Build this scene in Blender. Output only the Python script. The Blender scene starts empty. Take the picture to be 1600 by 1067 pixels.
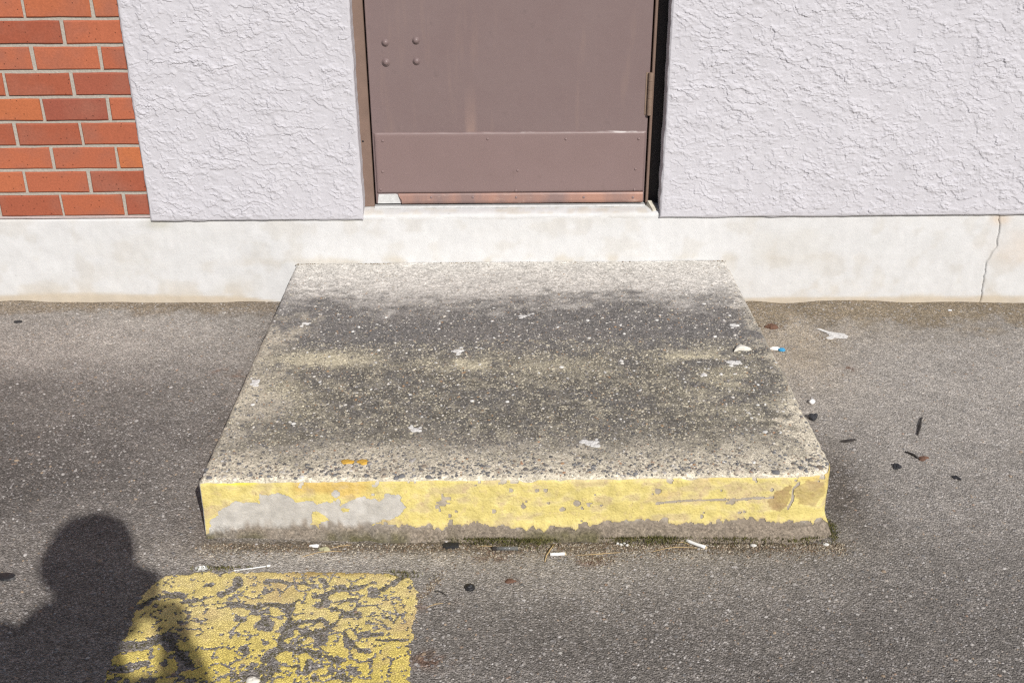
import bpy, math, random
import numpy as np
from mathutils import Vector, Matrix

random.seed(7)
RNG = np.random.default_rng(11)
scene = bpy.context.scene
COL = scene.collection
R = math.radians

# ------------------------------------------------------------------ camera
CAM = Vector((0.0, -3.4738, 1.5254))
PITCH, YAW, ROLL = R(25.674), R(0.632), R(-0.217)
Fv = Vector((math.sin(YAW) * math.cos(PITCH), math.cos(YAW) * math.cos(PITCH), -math.sin(PITCH)))
Rt = Vector((math.cos(YAW), -math.sin(YAW), 0.0))
Up = Rt.cross(Fv)
Rv = Rt * math.cos(ROLL) + Up * math.sin(ROLL)
Uv = Up * math.cos(ROLL) - Rt * math.sin(ROLL)
cam_data = bpy.data.cameras.new('camera')
cam = bpy.data.objects.new('camera', cam_data)
COL.objects.link(cam)
CAM_ROT = Matrix((Rv, Uv, -Fv)).transposed()
cam.matrix_world = Matrix.Translation(CAM) @ CAM_ROT.to_4x4()
cam_data.sensor_fit = 'HORIZONTAL'
cam_data.sensor_width = 36.0
cam_data.lens = 1694.9 / 1600.0 * 36.0
cam_data.clip_start = 0.03
cam_data.clip_end = 500.0
scene.camera = cam

# ------------------------------------------------------------------ world and sun
SUN_AZ, SUN_EL = R(22.0), R(35.8)          # light travels towards -x and +y
world = bpy.data.worlds.new('World')
scene.world = world
world.use_nodes = True
wn = world.node_tree
sky = wn.nodes.new('ShaderNodeTexSky')
sky.sky_type = 'NISHITA'
sky.sun_disc = False
sky.sun_elevation = SUN_EL
sky.sun_rotation = math.pi - SUN_AZ
bg = wn.nodes['Background']
bg.inputs[1].default_value = 0.05
wn.links.new(sky.outputs[0], bg.inputs[0])
sun_data = bpy.data.lights.new('sun', 'SUN')
sun_data.energy = 5.0
sun_data.angle = R(0.53)
sun_data.color = (1.0, 0.955, 0.90)
sun = bpy.data.objects.new('sun', sun_data)
COL.objects.link(sun)
LDIR = Vector((-math.sin(SUN_AZ) * math.cos(SUN_EL), math.cos(SUN_AZ) * math.cos(SUN_EL), -math.sin(SUN_EL)))
sun.rotation_euler = LDIR.to_track_quat('-Z', 'Y').to_euler()
sun.location = (3, -8, 8)
vs = scene.view_settings
vs.view_transform = 'Standard'
vs.look = 'None'
vs.gamma = 1.0
vs.exposure = -0.2
vs.use_curve_mapping = False
scene.cycles.use_denoising = False
scene.cycles.filter_width = 1.3
scene.cycles.max_bounces = 5
scene.cycles.diffuse_bounces = 3
scene.cycles.glossy_bounces = 2
scene.cycles.caustics_reflective = False
scene.cycles.caustics_refractive = False

# ------------------------------------------------------------------ numpy noise
def _h(ix, iy, seed):
    n = (ix.astype(np.int64) * 374761393 + iy.astype(np.int64) * 668265263 + seed * 974634777) & 0xffffffff
    n = ((n ^ (n >> 13)) * 1274126177) & 0xffffffff
    n = ((n ^ (n >> 16)) * 2246822519) & 0xffffffff
    return ((n ^ (n >> 15)) & 0xffffff) / float(0xffffff)

def vnoise(x, y, seed=0):
    ix, iy = np.floor(x), np.floor(y)
    fx, fy = x - ix, y - iy
    fx = fx * fx * fx * (fx * (fx * 6 - 15) + 10)
    fy = fy * fy * fy * (fy * (fy * 6 - 15) + 10)
    a = _h(ix, iy, seed); b = _h(ix + 1, iy, seed)
    c = _h(ix, iy + 1, seed); d = _h(ix + 1, iy + 1, seed)
    return (a * (1 - fx) + b * fx) * (1 - fy) + (c * (1 - fx) + d * fx) * fy

def fbm(x, y, octs=4, seed=0, gain=0.5):
    v = np.zeros_like(x, dtype=float); a = 1.0; t = 0.0
    for o in range(octs):
        v += a * vnoise(x * 2 ** o + o * 17.3, y * 2 ** o - o * 9.1, seed + o * 31)
        t += a; a *= gain
    return v / t

def sst(e0, e1, x):
    t = np.clip((x - e0) / (e1 - e0), 0, 1)
    return t * t * (3 - 2 * t)

def gauss(x, y, cx, cy, sx, sy):
    return np.exp(-(((x - cx) / sx) ** 2 + ((y - cy) / sy) ** 2))

def inpoly(x, y, poly):
    ins = np.zeros(x.shape, bool)
    n = len(poly)
    for i in range(n):
        x0, y0 = poly[i]; x1, y1 = poly[(i + 1) % n]
        cond = ((y0 > y) != (y1 > y))
        xi = (x1 - x0) * (y - y0) / ((y1 - y0) if y1 != y0 else 1e-9) + x0
        ins ^= cond & (x < xi)
    return ins

def polydist(x, y, pts):
    d = np.full(x.shape, 1e9)
    for (x0, y0), (x1, y1) in zip(pts[:-1], pts[1:]):
        dx, dy = x1 - x0, y1 - y0
        t = np.clip(((x - x0) * dx + (y - y0) * dy) / (dx * dx + dy * dy + 1e-12), 0, 1)
        d = np.minimum(d, np.hypot(x - x0 - t * dx, y - y0 - t * dy))
    return d

def cells(x, y, seed):
    """distance between the two nearest jittered lattice points: zero along the borders of a crack network"""
    ix, iy = np.floor(x), np.floor(y)
    d1 = np.full(x.shape, 9.0); d2 = np.full(x.shape, 9.0)
    for a in (-1, 0, 1):
        for b in (-1, 0, 1):
            d = np.hypot(ix + a + _h(ix + a, iy + b, seed) - x, iy + b + _h(ix + a, iy + b, seed + 7) - y)
            d2 = np.where(d < d1, d1, np.minimum(d2, d)); d1 = np.minimum(d1, d)
    return d2 - d1

def mix3(a, b, t):
    return a * (1 - t[..., None]) + np.asarray(b) * t[..., None]

# ------------------------------------------------------------------ mesh helpers
def raw_mesh(name, verts, faces, smooth=True, col=None, attrs=None):
    """verts (n,3); faces (m,k) with one k"""
    verts = np.asarray(verts, np.float32); faces = np.asarray(faces, np.int32)
    m, k = faces.shape
    me = bpy.data.meshes.new(name)
    me.vertices.add(len(verts)); me.vertices.foreach_set('co', verts.ravel())
    me.loops.add(m * k); me.loops.foreach_set('vertex_index', faces.ravel())
    me.polygons.add(m)
    me.polygons.foreach_set('loop_start', np.arange(0, m * k, k, dtype=np.int32))
    me.polygons.foreach_set('loop_total', np.full(m, k, np.int32))
    me.polygons.foreach_set('use_smooth', np.full(m, smooth))
    me.update(calc_edges=True)
    if col is not None:
        a = me.color_attributes.new('tint', 'FLOAT_COLOR', 'POINT')
        c4 = np.ones((len(verts), 4), np.float32); c4[:, :3] = col
        a.data.foreach_set('color', c4.ravel())
    for n, v in (attrs or {}).items():
        a = me.attributes.new(n, 'FLOAT', 'POINT')
        a.data.foreach_set('value', np.asarray(v, np.float32).ravel())
    return me

def py_mesh(name, verts, faces, smooth=False):
    me = bpy.data.meshes.new(name)
    me.from_pydata([tuple(v) for v in verts], [], [tuple(f) for f in faces])
    me.update()
    if smooth:
        me.polygons.foreach_set('use_smooth', [True] * len(me.polygons))
    return me

def grid_faces(ny, nx, keep=None, flip=False):
    i = np.arange(ny * nx).reshape(ny, nx)
    f = np.stack([i[:-1, :-1], i[:-1, 1:], i[1:, 1:], i[1:, :-1]], -1).reshape(-1, 4)
    if flip: f = f[:, ::-1]
    if keep is not None: f = f[keep.ravel()]
    return f

def compact(verts, faces, *extra):
    used = np.unique(faces)
    mp = np.full(len(verts), -1); mp[used] = np.arange(len(used))
    return (verts[used], mp[faces]) + tuple(e[used] for e in extra)

def wloc(o):
    v = Vector(o.location)
    if o.parent: v = v + wloc(o.parent)
    return v

def link(name, me, mat=None, parent=None, loc=None):
    """geometry in world coordinates when loc is None, else local geometry placed at loc (world)"""
    o = bpy.data.objects.new(name, me)
    COL.objects.link(o)
    if mat is not None and me is not None and not me.materials:
        me.materials.append(mat)
    target = Vector(loc) if loc is not None else Vector((0, 0, 0))
    if parent is not None:
        o.parent = parent
        o.location = target - wloc(parent)
    else:
        o.location = target
    return o

def tag(o, label=None, cat=None, group=None, kind=None):
    if label: o['label'] = label
    if cat: o['category'] = cat
    if group: o['group'] = group
    if kind: o['kind'] = kind
    return o

def thing(name, loc, label, cat, group=None):
    o = bpy.data.objects.new(name, None)
    COL.objects.link(o); o.location = loc
    o.empty_display_size = 0.05
    return tag(o, label, cat, group, 'thing')

def box(x0, x1, y0, y1, z0, z1):
    v = [(x0, y0, z0), (x1, y0, z0), (x1, y1, z0), (x0, y1, z0), (x0, y0, z1), (x1, y0, z1), (x1, y1, z1), (x0, y1, z1)]
    f = [(0, 3, 2, 1), (4, 5, 6, 7), (0, 1, 5, 4), (1, 2, 6, 5), (2, 3, 7, 6), (3, 0, 4, 7)]
    return v, f

def cbox(x0, x1, y0, y1, z0, z1, b=0.002):
    """box with chamfered edges"""
    v = []; f = []
    xs = (x0, x0 + b, x1 - b, x1); ys = (y0, y0 + b, y1 - b, y1); zs = (z0, z0 + b, z1 - b, z1)
    idx = {}
    def V(i, j, k):
        key = (i, j, k)
        if key not in idx:
            idx[key] = len(v); v.append((xs[i], ys[j], zs[k]))
        return idx[key]
    f += [(V(1, 1, 0), V(1, 2, 0), V(2, 2, 0), V(2, 1, 0)), (V(1, 1, 3), V(2, 1, 3), V(2, 2, 3), V(1, 2, 3)),
          (V(1, 0, 1), V(2, 0, 1), V(2, 0, 2), V(1, 0, 2)), (V(1, 3, 1), V(1, 3, 2), V(2, 3, 2), V(2, 3, 1)),
          (V(0, 1, 1), V(0, 1, 2), V(0, 2, 2), V(0, 2, 1)), (V(3, 1, 1), V(3, 2, 1), V(3, 2, 2), V(3, 1, 2))]
    for i, ii in ((0, 1), (3, 2)):
        for j, jj in ((0, 1), (3, 2)):
            q = (V(i, jj, 1), V(i, jj, 2), V(ii, j, 2), V(ii, j, 1)); f.append(q if (i == 0) != (j == 0) else q[::-1])
            q = (V(i, 1, jj), V(i, 2, jj), V(ii, 2, j), V(ii, 1, j)); f.append(q[::-1] if (i == 0) != (j == 0) else q)
            q = (V(1, i, jj), V(2, i, jj), V(2, ii, j), V(1, ii, j)); f.append(q if (i == 0) != (j == 0) else q[::-1])
            for k, kk in ((0, 1), (3, 2)):
                t = (V(i, jj, kk), V(ii, j, kk), V(ii, jj, k))
                neg = (i == 0) + (j == 0) + (k == 0)
                f.append(t if neg % 2 == 0 else t[::-1])
    return v, f

def join_vf(*parts):
    V = []; F = []
    for v, f in parts:
        n = len(V); V += list(v); F += [tuple(i + n for i in q) for q in f]
    return V, F

def dome(cx, cy, cz, r, h, axis='-y', seg=12, rings=4):
    """a small round-headed boss standing on a plane facing -y"""
    v = []; f = []
    for k in range(rings):
        a = k / rings * math.pi / 2
        for s in range(seg):
            t = s / seg * 2 * math.pi
            v.append((cx + r * math.cos(a) * math.cos(t), cy - h * math.sin(a), cz + r * math.cos(a) * math.sin(t)))
    v.append((cx, cy - h, cz)); n = len(v) - 1
    for k in range(rings - 1):
        for s in range(seg):
            a, b = k * seg + s, k * seg + (s + 1) % seg
            f.append((a, b, b + seg, a + seg))
    for s in range(seg):
        f.append(((rings - 1) * seg + s, (rings - 1) * seg + (s + 1) % seg, n))
    return v, f

def tube(pts, rad, seg=7, cap=True):
    pts = [Vector(p) for p in pts]
    if not isinstance(rad, (list, tuple)): rad = [rad] * len(pts)
    v = []; f = []
    for i, p in enumerate(pts):
        t = (pts[min(i + 1, len(pts) - 1)] - pts[max(i - 1, 0)]).normalized()
        a = t.orthogonal().normalized() if i == 0 else (a - t * a.dot(t)).normalized()
        b = t.cross(a)
        for s in range(seg):
            an = s / seg * 2 * math.pi
            v.append(p + (a * math.cos(an) + b * math.sin(an)) * rad[i])
    for i in range(len(pts) - 1):
        for s in range(seg):
            q, r_ = i * seg + s, i * seg + (s + 1) % seg
            f.append((q, r_, r_ + seg, q + seg))
    if cap:
        f.append(tuple(range(seg))[::-1])
        f.append(tuple((len(pts) - 1) * seg + s for s in range(seg)))
    return v, f

def stone(r, sq=(1, 0.8, 0.5), seed=0, rough=0.18, seg=12, rings=8):
    rg = random.Random(seed)
    ph = [(rg.uniform(0, 6.3), rg.uniform(1, 3.2), rg.uniform(0, 6.3), rg.uniform(1, 3.0)) for _ in range(4)]
    v = []; f = []
    for k in range(rings + 1):
        a = math.pi * k / rings
        for s in range(seg):
            t = 2 * math.pi * s / seg
            m = 1 + rough * sum(math.sin(p0 + round(p1) * t) * math.sin(p2 + p3 * a) for p0, p1, p2, p3 in ph) / 1.6
            v.append((r * sq[0] * m * math.sin(a) * math.cos(t), r * sq[1] * m * math.sin(a) * math.sin(t), r * sq[2] * m * math.cos(a)))
    for k in range(rings):
        for s in range(seg):
            q, r_ = k * seg + s, k * seg + (s + 1) % seg
            f.append((q, q + seg, r_ + seg, r_))
    return v, f

def chip(outline, h, bulge=0.0, seed=0):
    """irregular flat flake: outline polygon (local xy) with thickness h"""
    rg = random.Random(seed)
    n = len(outline); v = []; f = []
    cx = sum(p[0] for p in outline) / n; cy = sum(p[1] for p in outline) / n
    for p in outline: v.append((p[0], p[1], 0.0))
    for p in outline: v.append((cx + (p[0] - cx) * 0.9, cy + (p[1] - cy) * 0.9, h * rg.uniform(0.7, 1.1)))
    for p in outline: v.append((cx + (p[0] - cx) * 0.45, cy + (p[1] - cy) * 0.45, h + bulge * rg.uniform(0.5, 1.2)))
    v.append((cx, cy, h + bulge)); c = len(v) - 1
    for i in range(n):
        j = (i + 1) % n
        f += [(i, j, n + j, n + i), (n + i, n + j, 2 * n + j, 2 * n + i), (2 * n + i, 2 * n + j, c)]
    f.append(tuple(range(n))[::-1])
    return v, f

def blob_outline(rx, ry, n=22, rough=0.35, seed=0):
    rg = random.Random(seed)
    ks = [(k, rg.uniform(0, 6.3), rg.uniform(0.3, 1.0) / k ** 0.7) for k in range(2, 8)]
    out = []
    for i in range(n):
        t = 2 * math.pi * i / n
        m = 1 + rough * sum(a * math.sin(k * t + p) for k, p, a in ks) * 0.6
        m = max(m, 0.25)
        out.append((rx * m * math.cos(t), ry * m * math.sin(t)))
    return out

def dome_field(P, r, asp, h, rot, col, sink=0.001):
    """many little embedded stones: P (n,3) contact points, per stone radius, aspect, height, rotation, colour"""
    n = len(P); S = 6
    t = np.arange(S) / S * 2 * np.pi
    jit = RNG.uniform(0.78, 1.18, (n, S))
    ring = np.stack([np.cos(t)[None] * jit, np.sin(t)[None] * jit * asp[:, None]], -1)
    c, s = np.cos(rot)[:, None], np.sin(rot)[:, None]
    ring = np.stack([ring[..., 0] * c - ring[..., 1] * s, ring[..., 0] * s + ring[..., 1] * c], -1)
    V = np.zeros((n, 2 * S + 1, 3))
    V[:, :S, :2] = P[:, None, :2] + ring * r[:, None, None]
    V[:, :S, 2] = P[:, 2:3] - sink
    V[:, S:2 * S, :2] = P[:, None, :2] + ring * (r * 0.68)[:, None, None]
    V[:, S:2 * S, 2] = P[:, 2:3] + h[:, None] * RNG.uniform(0.65, 0.95, (n, S))
    V[:, 2 * S, :2] = P[:, :2]; V[:, 2 * S, 2] = P[:, 2] + h
    tri = []
    for i in range(S):
        j = (i + 1) % S
        tri += [(i, j, S + j), (i, S + j, S + i), (S + i, S + j, 2 * S)]
    F = (np.arange(n)[:, None, None] * (2 * S + 1) + np.array(tri)[None]).reshape(-1, 3)
    C = np.repeat(col[:, None, :], 2 * S + 1, 1).reshape(-1, 3)
    return V.reshape(-1, 3), F, C

# ------------------------------------------------------------------ material helpers
class NT:
    def __init__(s, name):
        s.m = bpy.data.materials.new(name); s.m.use_nodes = True
        s.t = s.m.node_tree; s.b = s.t.nodes['Principled BSDF']
        s.tc = None
    def n(s, typ, **kw):
        nd = s.t.nodes.new('ShaderNode' + typ)
        for k, v in kw.items(): setattr(nd, k, v)
        return nd
    def l(s, a, b): s.t.links.new(a, b)
    def co(s):
        if s.tc is None: s.tc = s.n('TexCoord')
        return s.tc.outputs['Object']
    def noise(s, scale, detail=4, rough=0.55, vec=None, dist=0.0):
        nd = s.n('TexNoise'); nd.inputs['Scale'].default_value = scale
        nd.inputs['Detail'].default_value = detail; nd.inputs['Roughness'].default_value = rough
        nd.inputs['Distortion'].default_value = dist
        s.l(vec if vec is not None else s.co(), nd.inputs['Vector']); return nd
    def voro(s, scale, feature='F1', vec=None, rand=1.0, dim='3D'):
        nd = s.n('TexVoronoi'); nd.voronoi_dimensions = dim; nd.feature = feature; nd.inputs['Scale'].default_value = scale
        nd.inputs['Randomness'].default_value = rand
        s.l(vec if vec is not None else s.co(), nd.inputs['Vector']); return nd
    def ramp(s, fac, stops, interp='LINEAR'):
        nd = s.n('ValToRGB'); cr = nd.color_ramp; cr.interpolation = interp
        while len(cr.elements) < len(stops): cr.elements.new(0.5)
        for e, (p, c) in zip(cr.elements, stops):
            e.position = p; e.color = (c, c, c, 1) if not hasattr(c, '__len__') else (*c, 1)
        s.l(fac, nd.inputs[0]); return nd.outputs[0]
    def mix(s, fac, a, b, mode='MIX'):
        nd = s.n('Mix'); nd.data_type = 'RGBA'; nd.blend_type = mode
        for sock, val in ((nd.inputs[0], fac), (nd.inputs[6], a), (nd.inputs[7], b)):
            if isinstance(val, (int, float)): sock.default_value = val if sock.type == 'VALUE' else (val, val, val, 1)
            elif isinstance(val, tuple): sock.default_value = (*val, 1)
            else: s.l(val, sock)
        return nd.outputs[2]
    def math(s, op, a, b=0.0, clamp=False):
        nd = s.n('Math'); nd.operation = op; nd.use_clamp = clamp
        for sock, val in ((nd.inputs[0], a), (nd.inputs[1], b)):
            if isinstance(val, (int, float)): sock.default_value = val
            else: s.l(val, sock)
        return nd.outputs[0]
    def attr(s, name):
        nd = s.n('Attribute'); nd.attribute_name = name; return nd
    def scaled(s, sx, sy, sz):
        nd = s.n('Mapping'); nd.inputs['Scale'].default_value = (sx, sy, sz)
        s.l(s.co(), nd.inputs['Vector']); return nd.outputs[0]
    def bump(s, h, dist=0.002, strength=1.0, prev=None):
        nd = s.n('Bump'); nd.inputs['Distance'].default_value = dist; nd.inputs['Strength'].default_value = strength
        s.l(h, nd.inputs['Height'])
        if prev is not None: s.l(prev, nd.inputs['Normal'])
        return nd.outputs[0]
    def out(s, color=None, rough=None, normal=None, metal=None, spec=None):
        for key, v in (('Base Color', color), ('Roughness', rough), ('Normal', normal), ('Metallic', metal), ('Specular IOR Level', spec)):
            if v is None: continue
            if isinstance(v, (int, float)): s.b.inputs[key].default_value = v
            elif isinstance(v, tuple): s.b.inputs[key].default_value = (*v, 1)
            else: s.l(v, s.b.inputs[key])
        return s.m

def plain(name, c, rough=0.7, var=0.25, scale=60, bumpd=0.0008, metal=0.0, spec=0.4):
    t = NT(name)
    nz = t.noise(scale, 4)
    col = t.mix(1.0, c, t.ramp(nz.outputs[0], [(0.25, 1 - var), (0.75, 1 + var)]), 'MULTIPLY')
    return t.out(col, rough, t.bump(nz.outputs[0], bumpd), metal, spec)

# asphalt: low-frequency colour from the mesh, stones and grain from voronoi cells
t = NT('worn_asphalt')
tint = t.attr('tint').outputs['Color']
v1 = t.voro(270, dim='2D'); v2 = t.voro(150, dim='2D'); v3 = t.voro(70, dim='2D'); v4 = t.voro(430, dim='2D')
g = t.noise(24, 5, 0.6)
def cell(v):
    sp = t.n('SeparateColor'); t.l(v.outputs['Color'], sp.inputs[0]); return sp.outputs
c1, c2, c3, c4 = cell(v1), cell(v2), cell(v3), cell(v4)
fine = t.ramp(c1[0], [(0.0, 0.58), (0.45, 0.86), (0.8, 1.12), (1.0, 1.55)])
fin2 = t.ramp(c4[0], [(0.0, 0.72), (0.6, 1.0), (1.0, 1.34)])
col = t.mix(1.0, tint, fine, 'MULTIPLY')
col = t.mix(1.0, col, fin2, 'MULTIPLY')
col = t.mix(1.0, col, t.ramp(g.outputs[0], [(0.25, 0.86), (0.75, 1.14)]), 'MULTIPLY')
m2 = t.math('MULTIPLY', t.ramp(c2[0], [(0.78, 0), (0.86, 1)]), t.ramp(v2.outputs['Distance'], [(0.30, 1), (0.48, 0)]))
col = t.mix(t.math('MULTIPLY', m2, 0.6), col, t.ramp(c2[1], [(0.0, (0.30, 0.27, 0.26)), (0.5, (0.46, 0.43, 0.42)), (0.85, (0.66, 0.63, 0.62)), (1.0, (0.42, 0.31, 0.22))]))
m3 = t.math('MULTIPLY', t.ramp(c3[0], [(0.93, 0), (0.95, 1)]), t.ramp(v3.outputs['Distance'], [(0.22, 1), (0.36, 0)]))
col = t.mix(t.math('MULTIPLY', m3, 0.8), col, t.ramp(c3[1], [(0.0, (0.16, 0.17, 0.18)), (0.4, (0.36, 0.34, 0.33)), (0.8, (0.6, 0.58, 0.55)), (1.0, (0.4, 0.28, 0.2))]))
hh = t.math('ADD', t.math('MULTIPLY', v1.outputs['Distance'], -0.9), t.math('MULTIPLY', c1[1], 0.55))
hh = t.math('ADD', hh, t.math('MULTIPLY', t.math('SUBTRACT', 0.5, v2.outputs['Distance'], True), 1.4))
hh = t.math('ADD', hh, t.math('MULTIPLY', m3, 0.8))
M_ASPHALT = t.out(col, 0.82, t.bump(hh, 0.0026, 0.9), spec=0.3)

# stones set in the asphalt or the step, or loose grit: colour per stone
t = NT('mineral_grit')
tint = t.attr('tint').outputs['Color']
nz = t.noise(420, 3)
M_STONE = t.out(t.mix(1.0, tint, t.ramp(nz.outputs[0], [(0.3, 0.8), (0.7, 1.2)]), 'MULTIPLY'), 0.72, t.bump(nz.outputs[0], 0.0004), spec=0.35)

# step concrete
t = NT('exposed_aggregate_concrete')
tint = t.attr('tint').outputs['Color']
v1 = t.voro(300); v2 = t.voro(150); nz = t.noise(60, 6, 0.65)
def cell2(v):
    sp = t.n('SeparateColor'); t.l(v.outputs['Color'], sp.inputs[0]); return sp.outputs
a1, a2 = cell2(v1), cell2(v2)
col = t.mix(1.0, tint, t.ramp(a1[0], [(0.0, 0.62), (0.5, 0.94), (1.0, 1.30)]), 'MULTIPLY')
col = t.mix(1.0, col, t.ramp(a2[0], [(0.0, 0.78), (0.6, 1.0), (1.0, 1.18)]), 'MULTIPLY')
col = t.mix(1.0, col, t.ramp(nz.outputs[0], [(0.28, 0.82), (0.72, 1.14)]), 'MULTIPLY')
hh = t.math('ADD', t.math('MULTIPLY', v1.outputs['Distance'], -0.7), nz.outputs[0])
gr = t.attr('grain').outputs['Fac']
col = t.mix(gr, t.mix(1.0, tint, t.ramp(nz.outputs[0], [(0.28, 0.88), (0.72, 1.10)]), 'MULTIPLY'), col)
M_STEP = t.out(col, 0.86, t.bump(t.math('MULTIPLY', hh, t.math('ADD', t.math('MULTIPLY', gr, 0.7), 0.3)), 0.0022, 0.9), spec=0.25)

# smooth-painted foundation
t = NT('whitewashed_concrete')
tint = t.attr('tint').outputs['Color']
nz = t.noise(9, 6, 0.62); n2 = t.noise(160, 4); n3 = t.noise(38, 5, 0.7)
col = t.mix(1.0, tint, t.ramp(nz.outputs[0], [(0.25, (0.955, 0.952, 0.945)), (0.7, (1.02, 1.02, 1.02))]), 'MULTIPLY')
pit = t.ramp(n3.outputs[0], [(0.27, 0.80), (0.36, 1.0)])
col = t.mix(1.0, col, pit, 'MULTIPLY')
hh = t.math('ADD', t.math('MULTIPLY', n2.outputs[0], 0.5), t.math('MULTIPLY', n3.outputs[0], 1.2))
M_FOUND = t.out(col, 0.8, t.bump(hh, 0.0016, 0.7), spec=0.25)

# stucco
t = NT('painted_stucco')
nz = t.noise(5, 4); n2 = t.noise(230, 4, 0.6)
n4 = t.noise(42, 4, 0.6, t.scaled(1, 1, 0.10))
col = t.mix(nz.outputs[0], (0.545, 0.538, 0.582), (0.585, 0.578, 0.618))
col = t.mix(1.0, col, t.ramp(n4.outputs[0], [(0.3, 0.965), (0.6, 1.01)]), 'MULTIPLY')
M_STUCCO = t.out(col, 0.7, t.bump(n2.outputs[0], 0.0006, 0.45), spec=0.3)

# brick, colour per brick
t = NT('terracotta_brick')
oi = t.n('ObjectInfo')
base = t.ramp(oi.outputs['Random'], [(0.0, (0.33, 0.090, 0.050)), (0.2, (0.42, 0.125, 0.066)), (0.45, (0.46, 0.140, 0.070)),
                                     (0.7, (0.50, 0.160, 0.062)), (0.88, (0.41, 0.118, 0.062)), (1.0, (0.28, 0.080, 0.056))])
wn_ = t.n('TexWhiteNoise'); wn_.noise_dimensions = '1D'; t.l(oi.outputs['Random'], wn_.inputs['W'])
off = t.n('VectorMath'); off.operation = 'ADD'; t.l(t.co(), off.inputs[0]); t.l(wn_.outputs['Color'], off.inputs[1])
nz = t.noise(9, 3, 0.5, off.outputs[0]); n2 = t.noise(170, 4, 0.6, off.outputs[0]); v = t.voro(48, vec=off.outputs[0])
col = t.mix(t.ramp(nz.outputs[0], [(0.45, 0.0), (0.70, 0.7)]), base, (0.33, 0.125, 0.085))
col = t.mix(1.0, col, t.ramp(n2.outputs[0], [(0.3, 0.86), (0.7, 1.1)]), 'MULTIPLY')
spk = t.ramp(v.outputs['Distance'], [(0.06, 0.40), (0.13, 1.0)])
col = t.mix(1.0, col, spk, 'MULTIPLY')
hh = t.math('ADD', t.math('MULTIPLY', n2.outputs[0], 0.7), spk)
M_BRICK = t.out(col, 0.72, t.bump(hh, 0.0012, 0.7), spec=0.3)
M_MORTAR = plain('sandy_mortar', (0.41, 0.39, 0.345), 0.9, 0.16, 130, 0.002, 0, 0.2)

# door paint
t = NT('brown_door_paint')
nz = t.noise(4.5, 5, 0.6); n2 = t.noise(26, 4, 0.6, t.scaled(1, 1, 0.12)); n3 = t.noise(420, 2); n5 = t.noise(16, 5, 0.7)
col = t.mix(nz.outputs[0], (0.196, 0.140, 0.139), (0.222, 0.166, 0.163))
col = t.mix(t.math('MULTIPLY', t.ramp(n2.outputs[0], [(0.56, 0.0), (0.74, 1.0)]), 0.16), col, (0.36, 0.25, 0.20))
col = t.mix(1.0, col, t.ramp(n5.outputs[0], [(0.24, 0.80), (0.38, 1.0)]), 'MULTIPLY')
zd = t.n('SeparateXYZ'); t.l(t.co(), zd.inputs[0])
sm = t.math('MULTIPLY', t.ramp(t.math('ADD', zd.outputs[0], 0.5), [(0.385, 0.0), (0.40, 1.0), (0.415, 1.0), (0.43, 0.0)]), t.ramp(zd.outputs[2], [(0.60, 1.0), (0.66, 0.6), (0.76, 0.0)]))
col = t.mix(t.math('MULTIPLY', sm, t.ramp(n2.outputs[0], [(0.3, 0.15), (0.7, 0.6)])), col, (0.40, 0.27, 0.22))
rg = t.ramp(n5.outputs[0], [(0.3, 0.50), (0.7, 0.36)])
M_DOOR = t.out(col, rg, t.bump(t.math('ADD', t.math('MULTIPLY', nz.outputs[0], 6.0), t.math('MULTIPLY', n3.outputs[0], 0.10)), 0.0012, 0.35), spec=0.45)

t = NT('worn_kick_plate')
zz = t.n('SeparateXYZ'); t.l(t.co(), zz.inputs[0])
nz = t.noise(6, 5, 0.6); n2 = t.noise(60, 5, 0.65, t.scaled(0.35, 1, 1.6)); n5 = t.noise(14, 5, 0.7)
col = t.mix(nz.outputs[0], (0.215, 0.152, 0.147), (0.255, 0.182, 0.178))
ex = t.ramp(t.math('ADD', t.math('MULTIPLY', zz.outputs[0], 0.5), 0.5), [(0.40, 0.10), (0.52, 0.10), (0.545, 0.45), (0.58, 0.12), (0.66, 0.12), (0.70, 0.95), (0.75, 0.95)])
edge = t.math('MULTIPLY', t.ramp(zz.outputs[2], [(0.590, 0.0), (0.594, 1.0)]), t.math('MULTIPLY', ex, t.ramp(n2.outputs[0], [(0.46, 0.15), (0.58, 1.0)])))
col = t.mix(edge, col, (0.62, 0.58, 0.57))
col = t.mix(1.0, col, t.ramp(n5.outputs[0], [(0.24, 0.82), (0.36, 1.0)]), 'MULTIPLY')
M_KICK = t.out(col, 0.42, t.bump(nz.outputs[0], 0.004, 0.3), spec=0.5)

t = NT('scuffed_coppery_sweep')
nz = t.noise(7, 4, 0.6, t.scaled(1, 1, 0.4)); n2 = t.noise(70, 5, 0.65, t.scaled(0.3, 1, 1.2))
col = t.mix(t.ramp(nz.outputs[0], [(0.38, 0.0), (0.62, 1.0)]), (0.26, 0.178, 0.165), (0.42, 0.235, 0.18))
col = t.mix(t.ramp(n2.outputs[0], [(0.60, 0.0), (0.72, 0.8)]), col, (0.6, 0.43, 0.36))
M_SWEEP = t.out(col, 0.40, t.bump(n2.outputs[0], 0.0006, 0.5), spec=0.5)
M_ALU = plain('weathered_aluminium', (0.72, 0.73, 0.73), 0.42, 0.14, 70, 0.0006, 0.25, 0.5)
M_FRAME = plain('brown_frame_paint', (0.205, 0.140, 0.112), 0.5, 0.10, 22, 0.0008, 0, 0.4)
M_JAMBSHADE = plain('jamb_shadow_paint', (0.045, 0.040, 0.042), 0.55, 0.15, 30, 0.0008, 0, 0.3)  # near-black: the cast shadow on the right jamb is put into the colour
M_FRAMEL = plain('frame_edge_paint', (0.24, 0.17, 0.13), 0.5, 0.12, 30, 0.0008, 0, 0.4)
M_RUBBER = plain('black_rubber', (0.018, 0.017, 0.018), 0.6, 0.2, 80, 0.0005)
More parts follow.
